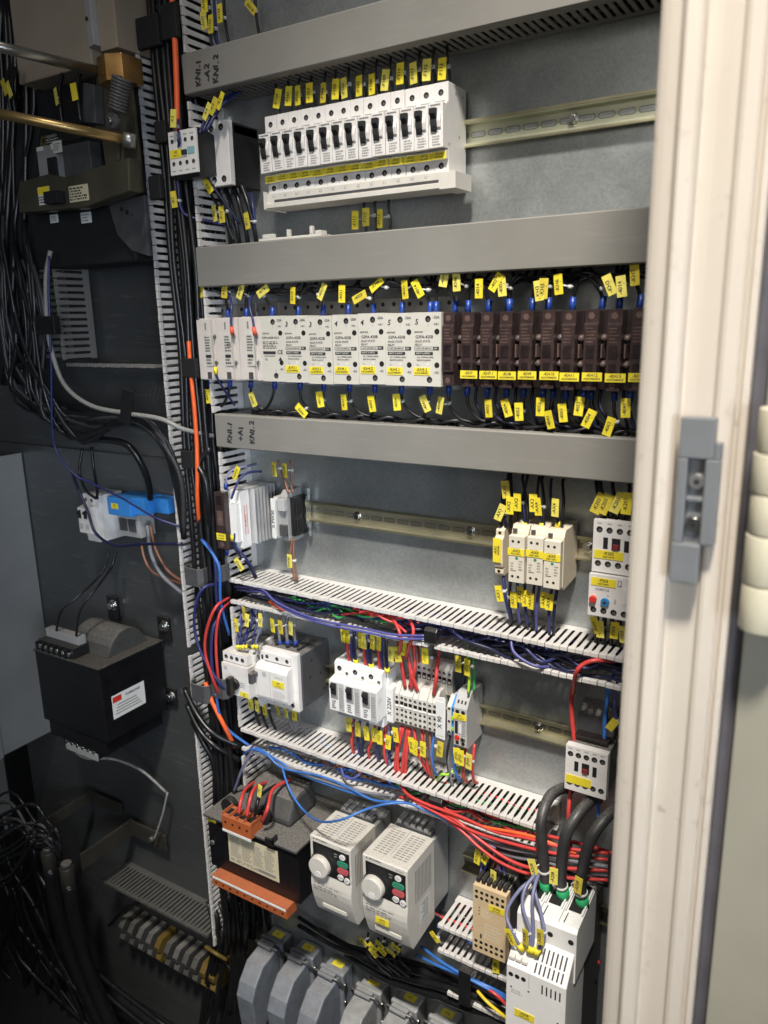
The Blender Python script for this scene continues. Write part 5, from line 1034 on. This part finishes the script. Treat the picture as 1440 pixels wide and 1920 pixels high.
# ================================================================ left half
o_c = random.Random(3)
for i in range(17):
    x = -1014+(i % 9)*7.4+o_c.uniform(-2, 2); d = 10+(i//9)*34+o_c.uniform(-5, 5); r_ = o_c.uniform(4.2, 6)
    P = [(x+o_c.uniform(-5, 5), d+o_c.uniform(-5, 5), 700-k*130) for k in range(16)]
    wire(P, r_, 'cable_black', 'black cable hanging in the tall vertical duct', 'black cables in the tall vertical duct', name='cable', k=3)
for i in range(5):
    x = -1006+i*12; P = [(x+o_c.uniform(-5, 5), 80+o_c.uniform(-3, 6), 700-k*150) for k in range(14)]
    wire(P, 4.6, 'cable_black', f'black cable at the front of the tall vertical duct, {ordn(i)} from the left', 'black cables at the front of the tall vertical duct', name='cable', k=4)
for P, c, r_, lb in [
    ([(322, -10, 90), (327, 60, 96), (331, 150, 96), (333, 235, 92), (336, 290, 70)], 'w_orange', 4.4, 'orange cable beside the top left contactor'),
    ([(354, 640, 90), (358, 700, 96), (364, 760, 96), (369, 830, 94), (370, 880, 96), (371, 950, 92), (380, 1040, 60)], 'w_orange', 3.7, 'orange cable in the vertical duct beside the handwritten lower cover'),
    ([(385, 1280, 84), (400, 1320, 92), (420, 1360, 92), (440, 1400, 70)], 'w_orange', 4.2, 'orange cable bending right under the lower duct clips'),
    ([(430, 1120, 70), (405, 1138, 110), (388, 1180, 118), (385, 1225, 116), (400, 1275, 112), (410, 1300, 100)], 'w_red', 2.8, 'red wire bulging left in front of the vertical duct'),
    ([(430, 1128, 70), (412, 1150, 100), (405, 1200, 104), (408, 1260, 104), (415, 1300, 90)], 'w_red', 2.6, 'second red wire closer to the slotted wall'),
    ([(420, 1095, 70), (385, 1100, 112), (368, 1130, 120), (365, 1180, 118), (380, 1230, 116), (415, 1285, 104), (430, 1295, 80)], 'w_blue', 2.8, 'dark blue wire bulging far left in front of the vertical duct'),
    ([(425, 1140, 70), (402, 1170, 106), (396, 1220, 110), (402, 1270, 108), (425, 1292, 90)], 'w_blue', 2.8, 'dark blue wire inside the red bulge'),
    ([(378, 1010, 80), (395, 1030, 100), (404, 1060, 104), (406, 1120, 100), (415, 1170, 80)], 'w_blue', 2.8, 'dark blue wire passing the upper duct clip'),
    ([(378, 1012, 90), (400, 1040, 104), (412, 1070, 106), (414, 1130, 96), (430, 1190, 70)], 'w_light_blue', 2.8, 'light blue wire passing the upper duct clip'),
    ([(405, 1300, 100), (412, 1340, 92), (430, 1370, 80), (470, 1400, 60)], 'w_light_blue', 2.8, 'light blue wire diving under the lower slotted duct'),
    ([(430, 1420, 60), (425, 1450, 80), (428, 1480, 70)], 'w_brown', 2.4, 'brown wire left of the black transformer with orange terminals'),
    ([(478, 1400, 84), (455, 1440, 88), (440, 1480, 80), (425, 1510, 60)], 'w_lilac', 2.6, 'lilac wire crossing the slotted wall above the orange terminals'),
]: wire([at(*p) for p in P], r_, c, lb, name='cable' if r_ > 4 else 'wire')
for i, P in enumerate([[(345, 1290, 90), (370, 1340, 96), (400, 1375, 96), (450, 1400, 70)], [(350, 1320, 86), (375, 1370, 92), (405, 1400, 90), (450, 1425, 60)], [(360, 1350, 80), (380, 1390, 86), (400, 1430, 80), (410, 1500, 70)], [(395, 840, 80), (372, 870, 92), (385, 900, 94), (392, 960, 90), (395, 1040, 60)]]):
    wire([at(*p) for p in P], 5.5, 'cable_black', f'glossy black cable bending out of the vertical duct, {ordn(i)} from the left', 'black cables bending out of the vertical duct', name='cable')
for i, (px, py, w_, h_) in enumerate([(360, 1082, 46, 34), (372, 1300, 48, 36), (408, 1290, 40, 40), (409, 1075, 22, 30)]):
    q = at(px, py, 100); o = (q.x, 80, q.z)
    t = thing('wire_clip', ['dark grey retaining clip across the vertical duct at mid height', 'dark grey retaining clip across the vertical duct beside the blue loops', 'dark grey clip holding the blue and red loops', 'small dark clip beside the finned relay'][i], 'clip', o)
    M().prism([(-w_/2, 2), (-w_/2, 14), (-w_/3, 22), (w_/3, 22), (w_/2, 14), (w_/2, 2), (w_/2-2, 2), (w_/2-2, 13), (w_/3-1, 19.5), (-w_/3+1, 19.5), (-w_/2+2, 13), (-w_/2+2, 2)], -h_/2, h_/2, 'darkgrey', 'z').build('clip_bridge', t, bev=.6)
for i, (px, py) in enumerate([(278, 60), (318, 40), (302, 248), (292, 352), (356, 690), (352, 862)]):
    q = at(px, py, 98); sz_ = ((24, 22), (16, 24), (12, 16), (13, 18), (16, 16), (14, 16))[i]; M().box(-sz_[0], sz_[0], 0, 9, -sz_[1], sz_[1], 'matte_black').build('cable_strap', None, (q.x, 92, q.z), 1.5, f'black strap over the cables of the tall duct, {ordn(i)} from the top', 'strap')
# upper left: beige box, switch linkage
tl = at(10, -40, 120); br = at(172, 128, 120); q = at(240, 100, 120)
t = thing('device_box', 'beige enclosure hanging at the top left corner above the spring linkage', 'enclosure', (tl.x, 0, at(100, 140, 120).z)); zb = at(100, 140, 120).z
w_ = br.x-tl.x
M().box(0, w_, 10, 118, 0, 320, 'beige').build('enclosure', t, bev=2)
m = M().prism([(w_+1, 60), (w_+1, 124), (w_+22, 130), (w_+22, 60)], 22, 330, 'grey_light', 'z').box(w_+22.5, w_+62, 50, 118, 14, 330, 'beige')
for k in range(3): m.disc(w_+10, 129, 60+k*34, 3, 'hole')
m.build('side_channel', t, bev=1.2)
for i, (a, b, r_, mt_, lb) in enumerate([((-40, 78, 330), (176, 132, 150), 7.5, 'rod', 'polished steel rod reaching in from the left toward the copper coloured bracket'), ((-40, 205, 330), (236, 262, 190), 7, 'brass', 'long brass coloured rod reaching in from the left to the linkage plate')]):
    A, B = at(*a), at(*b); t = M().tube([A, A.lerp(B, .5), B], r_, mt_, 18)
    if i: dv = (B-A).normalized(); t.cyl(B-dv*4, B+dv*14, 10.5, 'steel_dull', 20)
    t.build('operating_rod', None, A, 0, lb, 'rod', org=A)
q = at(208, 125, 140)
t = thing('switch_linkage', 'olive plated switch linkage with coil spring and bracket arm', 'switch linkage', (q.x, 60, q.z)); o = (q.x, 60, q.z)
A = lambda px, py, d: at(px, py, d)
a0, a1 = A(176, 106, 150), A(222, 146, 150)
m = M().prism([(a0.x, 100), (a0.x, 146), (a0.x+26, 152), (a1.x, 140), (a1.x, 100)], a1.z, a0.z, 'copperish', 'z'); m.build('pivot_bracket', t, org=o, bev=1)
pl = [A(px, py, 120) for px, py in ((180, 145), (245, 145), (262, 290), (266, 360), (200, 385), (62, 402), (45, 350), (110, 330), (140, 335), (200, 322), (192, 262), (172, 250), (190, 220))]
M().prism([(p.x, p.z) for p in pl], 116, 121, 'olive', 'd').build('arm_plate', t, org=o, bev=.8)
pl = [A(px, py, 124) for px, py in ((60, 345), (115, 330), (140, 338), (265, 300), (267, 362), (180, 392), (60, 402))]
M().prism([(p.x, p.z) for p in pl], 124, 150, 'olive', 'd').build('arm_plate', t, org=o, bev=2)
pl = [A(px, py, 110) for px, py in ((200, 380), (268, 365), (277, 480), (245, 470), (218, 440))]
M().prism([(p.x, p.z) for p in pl], 100, 108, 'darkgrey', 'd').build('lower_plate', t, org=o, bev=1)
s0, s1 = A(229, 146, 160), A(221, 208, 160); dv = s1-s0; L_ = dv.length; dn = dv.normalized(); e1 = dn.orthogonal().normalized(); e2 = dn.cross(e1)
M().tube([s0+dn*(L_*k/120)+e1*(13*math.cos(k*.52))+e2*(13*math.sin(k*.52)) for k in range(121)], 2.4, 'darkgrey', 7).build('spring', t, org=o)
pl = [A(px, py, 135) for px, py in ((160, 156), (180, 160), (184, 232), (158, 230))]
M().prism([(p.x, p.z) for p in pl], 122, 140, 'darkgrey', 'd').build('guide_plate', t, org=o, bev=1.2)
pl = [A(px, py, 128) for px, py in ((196, 218), (214, 216), (222, 262), (220, 300), (208, 322), (200, 318), (212, 296), (210, 262))]
M().prism([(p.x, p.z) for p in pl], 122, 128, 'olive', 'd').build('cam_rib', t, org=o, bev=1)
for px, py in ((233, 302), (227, 327), (240, 360), (228, 392), (238, 398)):
    b_ = A(px, py, 122); M().cyl((b_.x, 121.2, b_.z), (b_.x, 122.4, b_.z), 3.2, 'hole', 12).build('rivet_hole', t, org=o)
b = A(218, 228, 160); M().cyl(b, b+Vector((0, 10, 0)), 12, 'darkgrey', 20).cyl(b+Vector((0, 10, 0)), b+Vector((0, 16, 0)), 5, 'steel', 12).build('pivot_bolt', t, org=o, bev=.8)
b1, b2 = A(70, 352, 151), A(95, 382, 151); M().box(b1.x, b2.x, 150.3, 151, b2.z, b1.z, 'paper').box(b1.x, b2.x, 151.1, 151.3, b1.z-12, b1.z, 'yellow').print_(b1.x+2, b2.x-3, b2.z+2, b1.z-14, 151.2, 3, 'ink').build('warning_label', t, org=o)
b1, b2 = A(128, 350, 151), A(167, 375, 151); M().box(b1.x, b2.x, 150.3, 151, b2.z, b1.z, 'paper_cream').print_(b1.x+2, b2.x-3, b2.z+2, b1.z-2, 151.1, 5, 'ink').build('warning_label', t, org=o)
b = A(110, 372, 152); M().box(b.x-18, b.x+16, 150.5, 168, b.z-9, b.z+10, 'matte_black').build('toggle_block', t, org=o, bev=1)
for i, (x0_, y0_, x1_, y1_, dd) in enumerate(((58, 150, 100, 172, 60), (100, 188, 156, 236, 70), (22, 150, 60, 210, 40))):
    b1, b2 = A(x0_, y0_, dd), A(x1_, y1_, dd)
    tt = thing('switch_module', ['small black module under the beige enclosure', 'black module with round terminals above the switch', 'black module at far left beside the yellow markers'][i], 'switch module', (b1.x, 0, b2.z))
    mm2 = M().box(0, b2.x-b1.x, 2, dd, 0, b1.z-b2.z, 'black'); mm2.build('module_body', tt, bev=2)
    for k in range(2): M().cyl((14+k*22, dd, (b1.z-b2.z)*.5), (14+k*22, dd+3, (b1.z-b2.z)*.5), 6, 'steel_dull', 14).build('terminal_screw', tt, bev=.6)
# the switch body behind the linkage
b1, b2 = A(66, 175, 80), A(195, 335, 80)
t = thing('disconnect_switch', 'black disconnect switch with printed labels behind the olive linkage arm', 'switch', (b1.x, 0, b2.z)); W_, H_ = b2.x-b1.x, b1.z-b2.z
m = M().box(0, W_, 2, 80, 0, H_, 'black').box(6, 60, 80.3, 96, 2, H_*.42, 'greyp').box(W_*.55, W_, 80.3, 104, 4, H_*.36, 'darkgrey').box(36, 62, 96.3, 100, 4, H_*.28, 'matte_black'); m.build('switch_body', t, bev=2)
m = M().box(4, W_*.8, 80.3, 82, H_*.44, H_*.55, 'matte_black').box(6, 17, 82.1, 82.6, H_*.45, H_*.54, 'term_yellow').box(9, 14, 82.7, 83, H_*.47, H_*.52, 'black').text('SQUARE D', 34, 82.2, H_*.525, 6, 'grey_light').print_(19, 60, H_*.455, H_*.505, 82.2, 2, 'grey_light', 1)
m.box(8, 26, 96.2, 96.8, H_*.37, H_*.41, 'paper').box(48, 58, 96.2, 96.8, H_*.36, H_*.42, 'paper').box(64, 88, 104.2, 104.8, H_*.30, H_*.42, 'paper').print_(66, 86, H_*.32, H_*.40, 105, 4, 'ink_grey', 3); m.build('label_plate', t)
for (px, py, w_, h_) in ((102, 410, 22, 14), (162, 408, 27, 18)):
    b = A(px, py, 100); M().box(0, w_, 0, 1, 0, h_, 'paper').print_(2, w_-2, 2, h_-2, 1, 3, 'ink_grey', px).build('warning_label', None, (b.x-w_/2, 100, b.z-h_/2), 0, ['small white sticker at lower left of the switch base', 'white sticker at lower right of the switch base'][px > 120], 'sticker')
b1, b2 = A(60, 385, 90), A(262, 490, 90); M().box(0, b2.x-b1.x, -60, 8, 0, b1.z-b2.z, 'matte_black').build('lower_housing', None, (b1.x, 90, b2.z), 3, 'black block of the switch under the olive linkage arm', 'switch block')
for i, (px, py, an) in enumerate([(8, 163, -20), (17, 168, -18), (105, 181, -6), (139, 172, -5)]):
    q = at(px+6, py-6, 150)
    o_, S = wire([q+Vector((0, 0, -50)), q, q+Vector((3, -8, 30))], 3.5, 'cable_black', ['leftmost black wire with yellow marker at far upper left', 'second black wire with yellow marker at far upper left', 'black wire with dim yellow marker above the switch', 'black wire with bright yellow marker above the switch'][i])
    marker(o_, S, px, py, 160, an, '', 12, 25)
for i, (px, py, an, c) in enumerate([(383, 6, 0, 'w_black'), (382, 38, -6, 'w_navy'), (395, 45, 4, 'w_blue'), (412, 25, 2, 'w_black'), (470, 12, -42, 'w_black')]):
    q = at(px+10, py, 40)
    o_, S = wire([q+Vector((0, 0, 70)), q+Vector((1, 2, 0)), q+Vector((4, 0, -40)), q+Vector((8, -14, -75))], 2.4, c, f'{COLN[c]} marked wire above the top duct, {ordn(i)} from the left', 'marked wires above the top duct')
    marker(o_, S, px, py, 58, an, '-A10%d' % i, 11, 25)
# left cables
for i, (P, r_, c, lb) in enumerate([
    ([(95, 470, 120), (86, 520, 125), (88, 600, 125), (95, 650, 130), (120, 720, 140), (170, 760, 140), (240, 775, 135), (300, 785, 130), (345, 805, 110), (400, 818, 60)], 4.2, 'w_white', 'off-white cable curving from the far left to the handwritten lower cover'),
    ([(92, 480, 130), (92, 560, 132), (96, 680, 135), (98, 800, 135), (108, 850, 130), (140, 890, 120), (170, 905, 110), (230, 935, 105), (290, 970, 100), (340, 988, 80)], 2.2, 'w_blue', 'thin blue wire falling from upper left across the blue connector'),
    ([(135, 885, 120), (148, 920, 110), (165, 960, 105), (180, 1000, 110), (215, 1022, 110), (270, 1020, 100), (342, 1020, 80)], 3, 'w_navy', 'navy wire looping under the two pole breaker at left'),
    ([(155, 840, 80), (150, 870, 90), (150, 890, 95), (162, 920, 85), (180, 935, 70)], 3, 'w_black', 'black wire dropping to the two pole breaker at left'),
    ([(172, 838, 80), (176, 880, 85), (182, 915, 75), (182, 935, 65)], 3, 'w_black', 'second black wire dropping to the two pole breaker at left'),
    ([(150, 825, 90), (200, 825, 100), (240, 835, 100), (265, 870, 90), (278, 905, 75), (282, 935, 60)], 6.5, 'cable_black', 'thick black cable arching into the blue connector at left'),
    ([(205, 1035, 40), (190, 1075, 60), (150, 1115, 120), (115, 1145, 150), (106, 1182, 150)], 2.6, 'w_black', 'left black wire from the two pole breaker to the big black transformer'),
    ([(217, 1035, 40), (208, 1065, 60), (175, 1110, 120), (150, 1145, 145), (143, 1192, 150)], 2.6, 'w_black', 'right black wire from the two pole breaker to the big black transformer'),
    ([(265, 1020, 50), (272, 1050, 60), (290, 1075, 60), (345, 1095, 40)], 3, 'w_brown', 'brown wire leaving the blue connector, lower'),
    ([(282, 985, 50), (292, 1030, 60), (315, 1070, 60), (345, 1092, 40)], 3, 'w_brown', 'brown wire leaving the blue connector, upper'),
    ([(276, 985, 55), (284, 1040, 64), (305, 1080, 64), (345, 1115, 40)], 4, 'w_grey', 'glossy grey cable leaving the blue connector'),
    ([(140, 1395, 120), (145, 1412, 125), (165, 1422, 125), (205, 1422, 110), (235, 1430, 80), (270, 1448, 50), (312, 1486, 30)], 3, 'w_white', 'off-white cord hanging under the big black transformer'),
    ([(314, 1486, 34), (304, 1530, 40), (288, 1576, 44)], 2.2, 'w_white', 'thin white cable tie tail hanging below the off-white cord'),
]): wire([at(*p) for p in P], r_, c, lb, name='cable' if r_ > 4 else 'wire')
rg = random.Random(17)
for i in range(18):
    a = rg.uniform(-20, 60); P = [(a, 450+rg.uniform(-60, 60), 110), (a+rg.uniform(0, 40), 620+rg.uniform(-30, 30), 120), (40+rg.uniform(-20, 50), 740+rg.uniform(-20, 30), 110+rg.uniform(-20, 20)), (140+rg.uniform(-20, 50), 800+rg.uniform(-30, 30), 110), (240, 785+rg.uniform(-14, 14), 120), (300, 815+rg.uniform(-14, 16), 115), (332+rg.uniform(-6, 8), 900, 100), (345, 1010, 90)]
    wire([at(*p) for p in P], rg.uniform(3, 6.5), rg.choice(['cable_black', 'w_black', 'cable_dusty']), 'black cable in the tangle crossing to the tall vertical duct', 'black cables tangled at left', name='cable', k=4)
for i in range(14):
    a = rg.uniform(-30, 90); P = [(a, -20, 60), (a+rg.uniform(-10, 20), 200, 60), (a-10+rg.uniform(-10, 20), 420, 70), (a+rg.uniform(-20, 10), 560, 100), (20+rg.uniform(-30, 50), 720, 100)]
    wire([at(*p) for p in P], rg.uniform(4, 6.5), 'cable_black', 'black cable hanging behind the rods at far left', 'black cables hanging at far left', name='cable', k=4)
q = at(232, 760, 140); M().prism([(-14, -30), (10, -34), (26, 24), (2, 30)], 0, 4, 'black', 'd').build('cable_strap', None, (q.x, 138, q.z), 1, 'black strap around the cable tangle at left', 'strap')
q = at(92, 610, 135); M().box(-26, 26, 0, 14, -16, 16, 'black').build('cable_strap', None, (q.x, 130, q.z), 1.5, 'black strap around the white and blue wires at left', 'strap')
# two pole breaker and blue connector
t = thing('circuit_breaker', 'two pole white breaker on the dark panel left of the blue connector', 'circuit breaker', (-1335, 0, -382))
m = M().prism([(4, -48), (58, -48), (60, -30), (76, -26), (76, 26), (60, 30), (60, 52), (4, 52)], 0, 36, 'white'); m.hole(9, 60, 40, 4); m.hole(27, 60, 40, 4); m.quad(17.8, 18.3, -26, 26, 76.2, 'greyp'); m.quad(17.8, 18.3, 30, 52, 60.2, 'greyp')
m.print_(3, 14, -18, -6, 76, 3); m.print_(21, 32, -18, -6, 76, 3); m.build('housing', t, bev=.9)
for k in range(2): M().prism([(76.2, 4), (80, 6), (80, 12), (84, 18), (76.2, 22)], 5+k*18, 11+k*18, 'matte_black').build('toggle', t, bev=.6)
M().box(36.4, 52, 4, 60, -44, 52, 'pure').build('auxiliary_contact', t, bev=.8)
t = thing('connector_block', 'bright blue rectangular current transformer with a small yellow label on the dark panel', 'connector', (-1258, 0, -372))
m = M().box(0, 66, 4, 62, 8, 44, 'blue_box').box(60, 96, 4, 52, 12, 46, 'blue_box').box(96.5, 136, 2, 30, 14, 44, 'blue_box'); m.build('housing', t, bev=1.5)
M().box(0, 64, 4, 42, -40, 7.5, 'grey_light').box(8, 28, 42.2, 46, -28, -2, 'darkgrey').box(34, 54, 42.2, 46, -28, -2, 'darkgrey').build('terminal_base', t, bev=1)
l = M(); plate(l, 12, 32, 22, 33, 62.2, ['-A02', 'A21/1'], 4.6); l.build('label_sticker', t)
# left transformer
LX, LZ = -1396, -800
t = thing('transformer', 'big black transformer with silver terminal screws and a white label, left panel', 'transformer', (LX, 0, LZ)); W_, H_ = 200, 155
m = M().box(0, W_, 14, 172, 0, H_, 'tf_black').box(-2, W_+2, 10, 175, H_+.3, H_+4, 'tf_black').box(10, W_-12, 20, 168, -34, -.4, 'tf_black'); m.build('core', t, bev=1.5)
n_ = 12; arc = [(30+100*k/n_, H_+4.5+46*math.sin(math.pi*min(1, max(0, k/n_)))**.6) for k in range(n_+1)]
M().prism([(30, H_+4.5)]+arc+[(130, H_+4.5)], 60, 175, 'coil').build('coil', t, bev=3)
m = M().box(10, 120, 130, 168, H_+4.5, H_+26, 'black').box(12, 116, 132, 150, H_+26.3, H_+44, 'greyp')
for k in range(6): m.cyl((20+k*18, 168, H_+14), (20+k*18, 173, H_+14), 5, 'steel', 12); m.box(11+k*18, 13+k*18, 168.2, 176, H_+5, H_+24, 'black')
m.build('terminal_strip', t, bev=.8)
m = M().box(40, 150, 120, 160, -58, -34.5, 'black').box(50, 150, 160.3, 164, -60, -44, 'greyp')
for k in range(6): m.cyl((54+k*17, 160, -42), (54+k*17, 165, -42), 4.5, 'steel', 12)
m.build('terminal_strip', t, bev=.8)
m = M(); X_ = W_+.4
def rq(d0, d1, z0, z1, mt_, e=0): m.add([(X_+e, d0, z0), (X_+e, d1, z0), (X_+e, d1, z1), (X_+e, d0, z1)], [(0, 1, 2, 3)], mt_)
rq(70, 152, 42, 92, 'paper'); rq(128, 150, 76, 88, 'red', .2); m.text('HAMMOND', X_, 100, 82, 7, 'ink', 0, 'right')
for k in range(4): rq(80+k*4, 146-k*2, 50+k*6, 52+k*6, 'ink_grey', .2)
m.build('rating_label', t)
for (a, z, lb_) in ((W_-14, H_+2, 1), (W_-14, 8, 2), (30, H_+20, 3)):
    m = M().box(a, a+34, 2, 8, z-2, z+52 if lb_ != 2 else z+40, 'black'); m.build('mounting_tab', t, bev=.8)
    zz = z+34 if lb_ != 2 else z+22
    M().cyl((a+22, 8, zz), (a+22, 10, zz), 12, 'steel', 22).cyl((a+22, 10, zz), (a+22, 19, zz), 8.4, 'steel', 6).build('bolt', t, bev=.8)
# bottom left hardware, shade darkened into its colours
q = at(190, 1600, 120)
t = thing('angle_bracket', 'dark angle bracket lower down at lower left above the cable glands', 'bracket', (q.x, 0, q.z)); M().box(-20, 100, 20, 26, -20, 20, 'bracket_shaded').box(-20, -14, 26, 160, -22, 18, 'bracket_shaded').cyl((60, 26, 0), (60, 34, 0), 7, 'steel_dull', 6).build('bracket_plate', t, bev=1)
q = at(130, 1545, 120)
t = thing('angle_bracket', 'dark angle bracket higher at lower left', 'bracket', (q.x, 0, q.z)); M().box(-50, 60, 20, 26, -14, 14, 'bracket_shaded').box(-50, -44, 26, 180, -14, 14, 'bracket_shaded').build('bracket_plate', t, bev=1)
for i, (px, py) in enumerate([(92, 1610), (127, 1640)]):
    q = at(px, py, 160)
    t = thing('cable_gland', ['left dull metal cable gland with a thick cable', 'right dull metal cable gland with a thick cable'][i], 'cable gland', q)
    M().cyl((0, 0, -20), (0, 0, 22), 17, 'bracket_shaded', 8, 17).cyl((0, 0, 22), (0, 0, 32), 12, 'darkgrey', 20).build('gland_nut', t, bev=2)
    m = M(); m.tube(smooth([(0, 0, -20), (4, 0, -140), (30, -10, -300), (110, -20, -480), (220, -30, -640)]), 16, 'cable_black', 16); m.build('gland_cable', t)
rg = random.Random(23)
for i in range(12):
    y = 1480+i*14+rg.uniform(-8, 8)
    wire([at(-40, y+40, 170), at(20, y+rg.uniform(-10, 20), 180), at(70, 1530+rg.uniform(-20, 60), 175), at(105, 1560+rg.uniform(-10, 40), 160), at(115, 1600+rg.uniform(0, 30), 150)], rg.uniform(3, 5), rg.choice(['cable_black', 'cable_black', 'cable_dusty', 'w_black']), 'dark cable sagging toward the cable glands at lower left', 'dark cables at lower left', name='cable', k=4)
bx0 = at(205, 1745, 60)
for i in range(11):
    q = at(218+i*17, 1735+i*9.5, 70); mt_ = ['term_shaded', 'term_shaded', 'darkgrey', 'darkgrey', 'term_yellow', 'term_shaded', 'darkgrey', 'term_shaded', 'term_shaded', 'term_yellow', 'term_yellow'][i]
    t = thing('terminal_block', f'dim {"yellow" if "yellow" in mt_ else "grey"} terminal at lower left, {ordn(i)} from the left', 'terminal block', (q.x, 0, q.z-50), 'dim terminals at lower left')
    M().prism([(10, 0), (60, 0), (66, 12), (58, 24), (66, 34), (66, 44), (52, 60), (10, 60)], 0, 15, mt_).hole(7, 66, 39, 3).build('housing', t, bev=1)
for i, (P, c) in enumerate([([(385, 1775, 80), (405, 1788, 84), (425, 1800, 70)], 'term_yellow'), ([(205, 1735, 60), (240, 1700, 70), (270, 1690, 60)], 'cable_black'), ([(420, 1800, 60), (435, 1830, 60), (430, 1900, 60)], 'cable_black')]):
    wire([at(*p) for p in P], 4, c if c != 'term_yellow' else 'term_yellow', ['yellow cable behind the dim terminals', 'black cable left of the dim terminals', 'black cable at the right end of the dim terminals'][i], name='cable')

rg = random.Random(31)
for i in range(16):
    x = rg.uniform(-30, 110); y = rg.uniform(1500, 1640); e = rg.uniform(60, 260)
    wire([at(x, y, 120), at(x+rg.uniform(-20, 50), y+90, 130), at(x+rg.uniform(0, 80), y+190, 120), at(x+e, 1960, 110)], rg.uniform(3, 7), 'cable_black', 'black cable hanging in the dark bottom left corner', 'black cables in the bottom left corner', name='cable', k=4)
for i in range(14):
    x = rg.uniform(395, 470)
    wire([at(x-10, 1690, 60), at(x, 1740, 70), at(x+rg.uniform(-20, 10), 1830, 60), at(x+rg.uniform(-40, 0), 1950, 50)], rg.uniform(3, 6), 'cable_black', 'black cable below the transformer with orange terminals', 'black cables below the orange terminals', name='cable', k=4)

# cables filling the covered ducts, seen through their slots
for k_, (x0, z0, z1) in enumerate(((-930, 346, 400), (-930, 62, 118), (-920, -203, -152))):
    for i in range(12):
        zc = z0+9+(i % 4)*((z1-z0-18)/3); dc = 16+(i//4)*20
        P = [(x0+j*100, dc+rg.uniform(-4, 4), zc+rg.uniform(-2.5, 2.5)) for j in range(9)]
        wire(P, 6.5, 'w_black', 'black cable hidden inside the %s covered duct' % ('top', 'second', 'third')[k_], 'black cables inside the %s covered duct' % ('top', 'second', 'third')[k_], name='cable', k=3)

# nothing sits perfectly: small tilts and depth offsets of the repeated devices
jr = random.Random(77)
for ob in list(COL.objects):
    if ob.parent is None and ob.get('category') in ('circuit breaker', 'relay', 'terminal block', 'connector') and ob.type == 'EMPTY':
        k_ = 0.35 if ob.get('category') == 'circuit breaker' else 0.6
        if ob.get('category') == 'connector': k_ = 1.6
        ob.rotation_euler = (math.radians(jr.uniform(-k_, k_)), math.radians(jr.uniform(-k_, k_)*.5), math.radians(jr.uniform(-k_, k_)))
        ob.location.y -= jr.uniform(0, 0.9)*MM
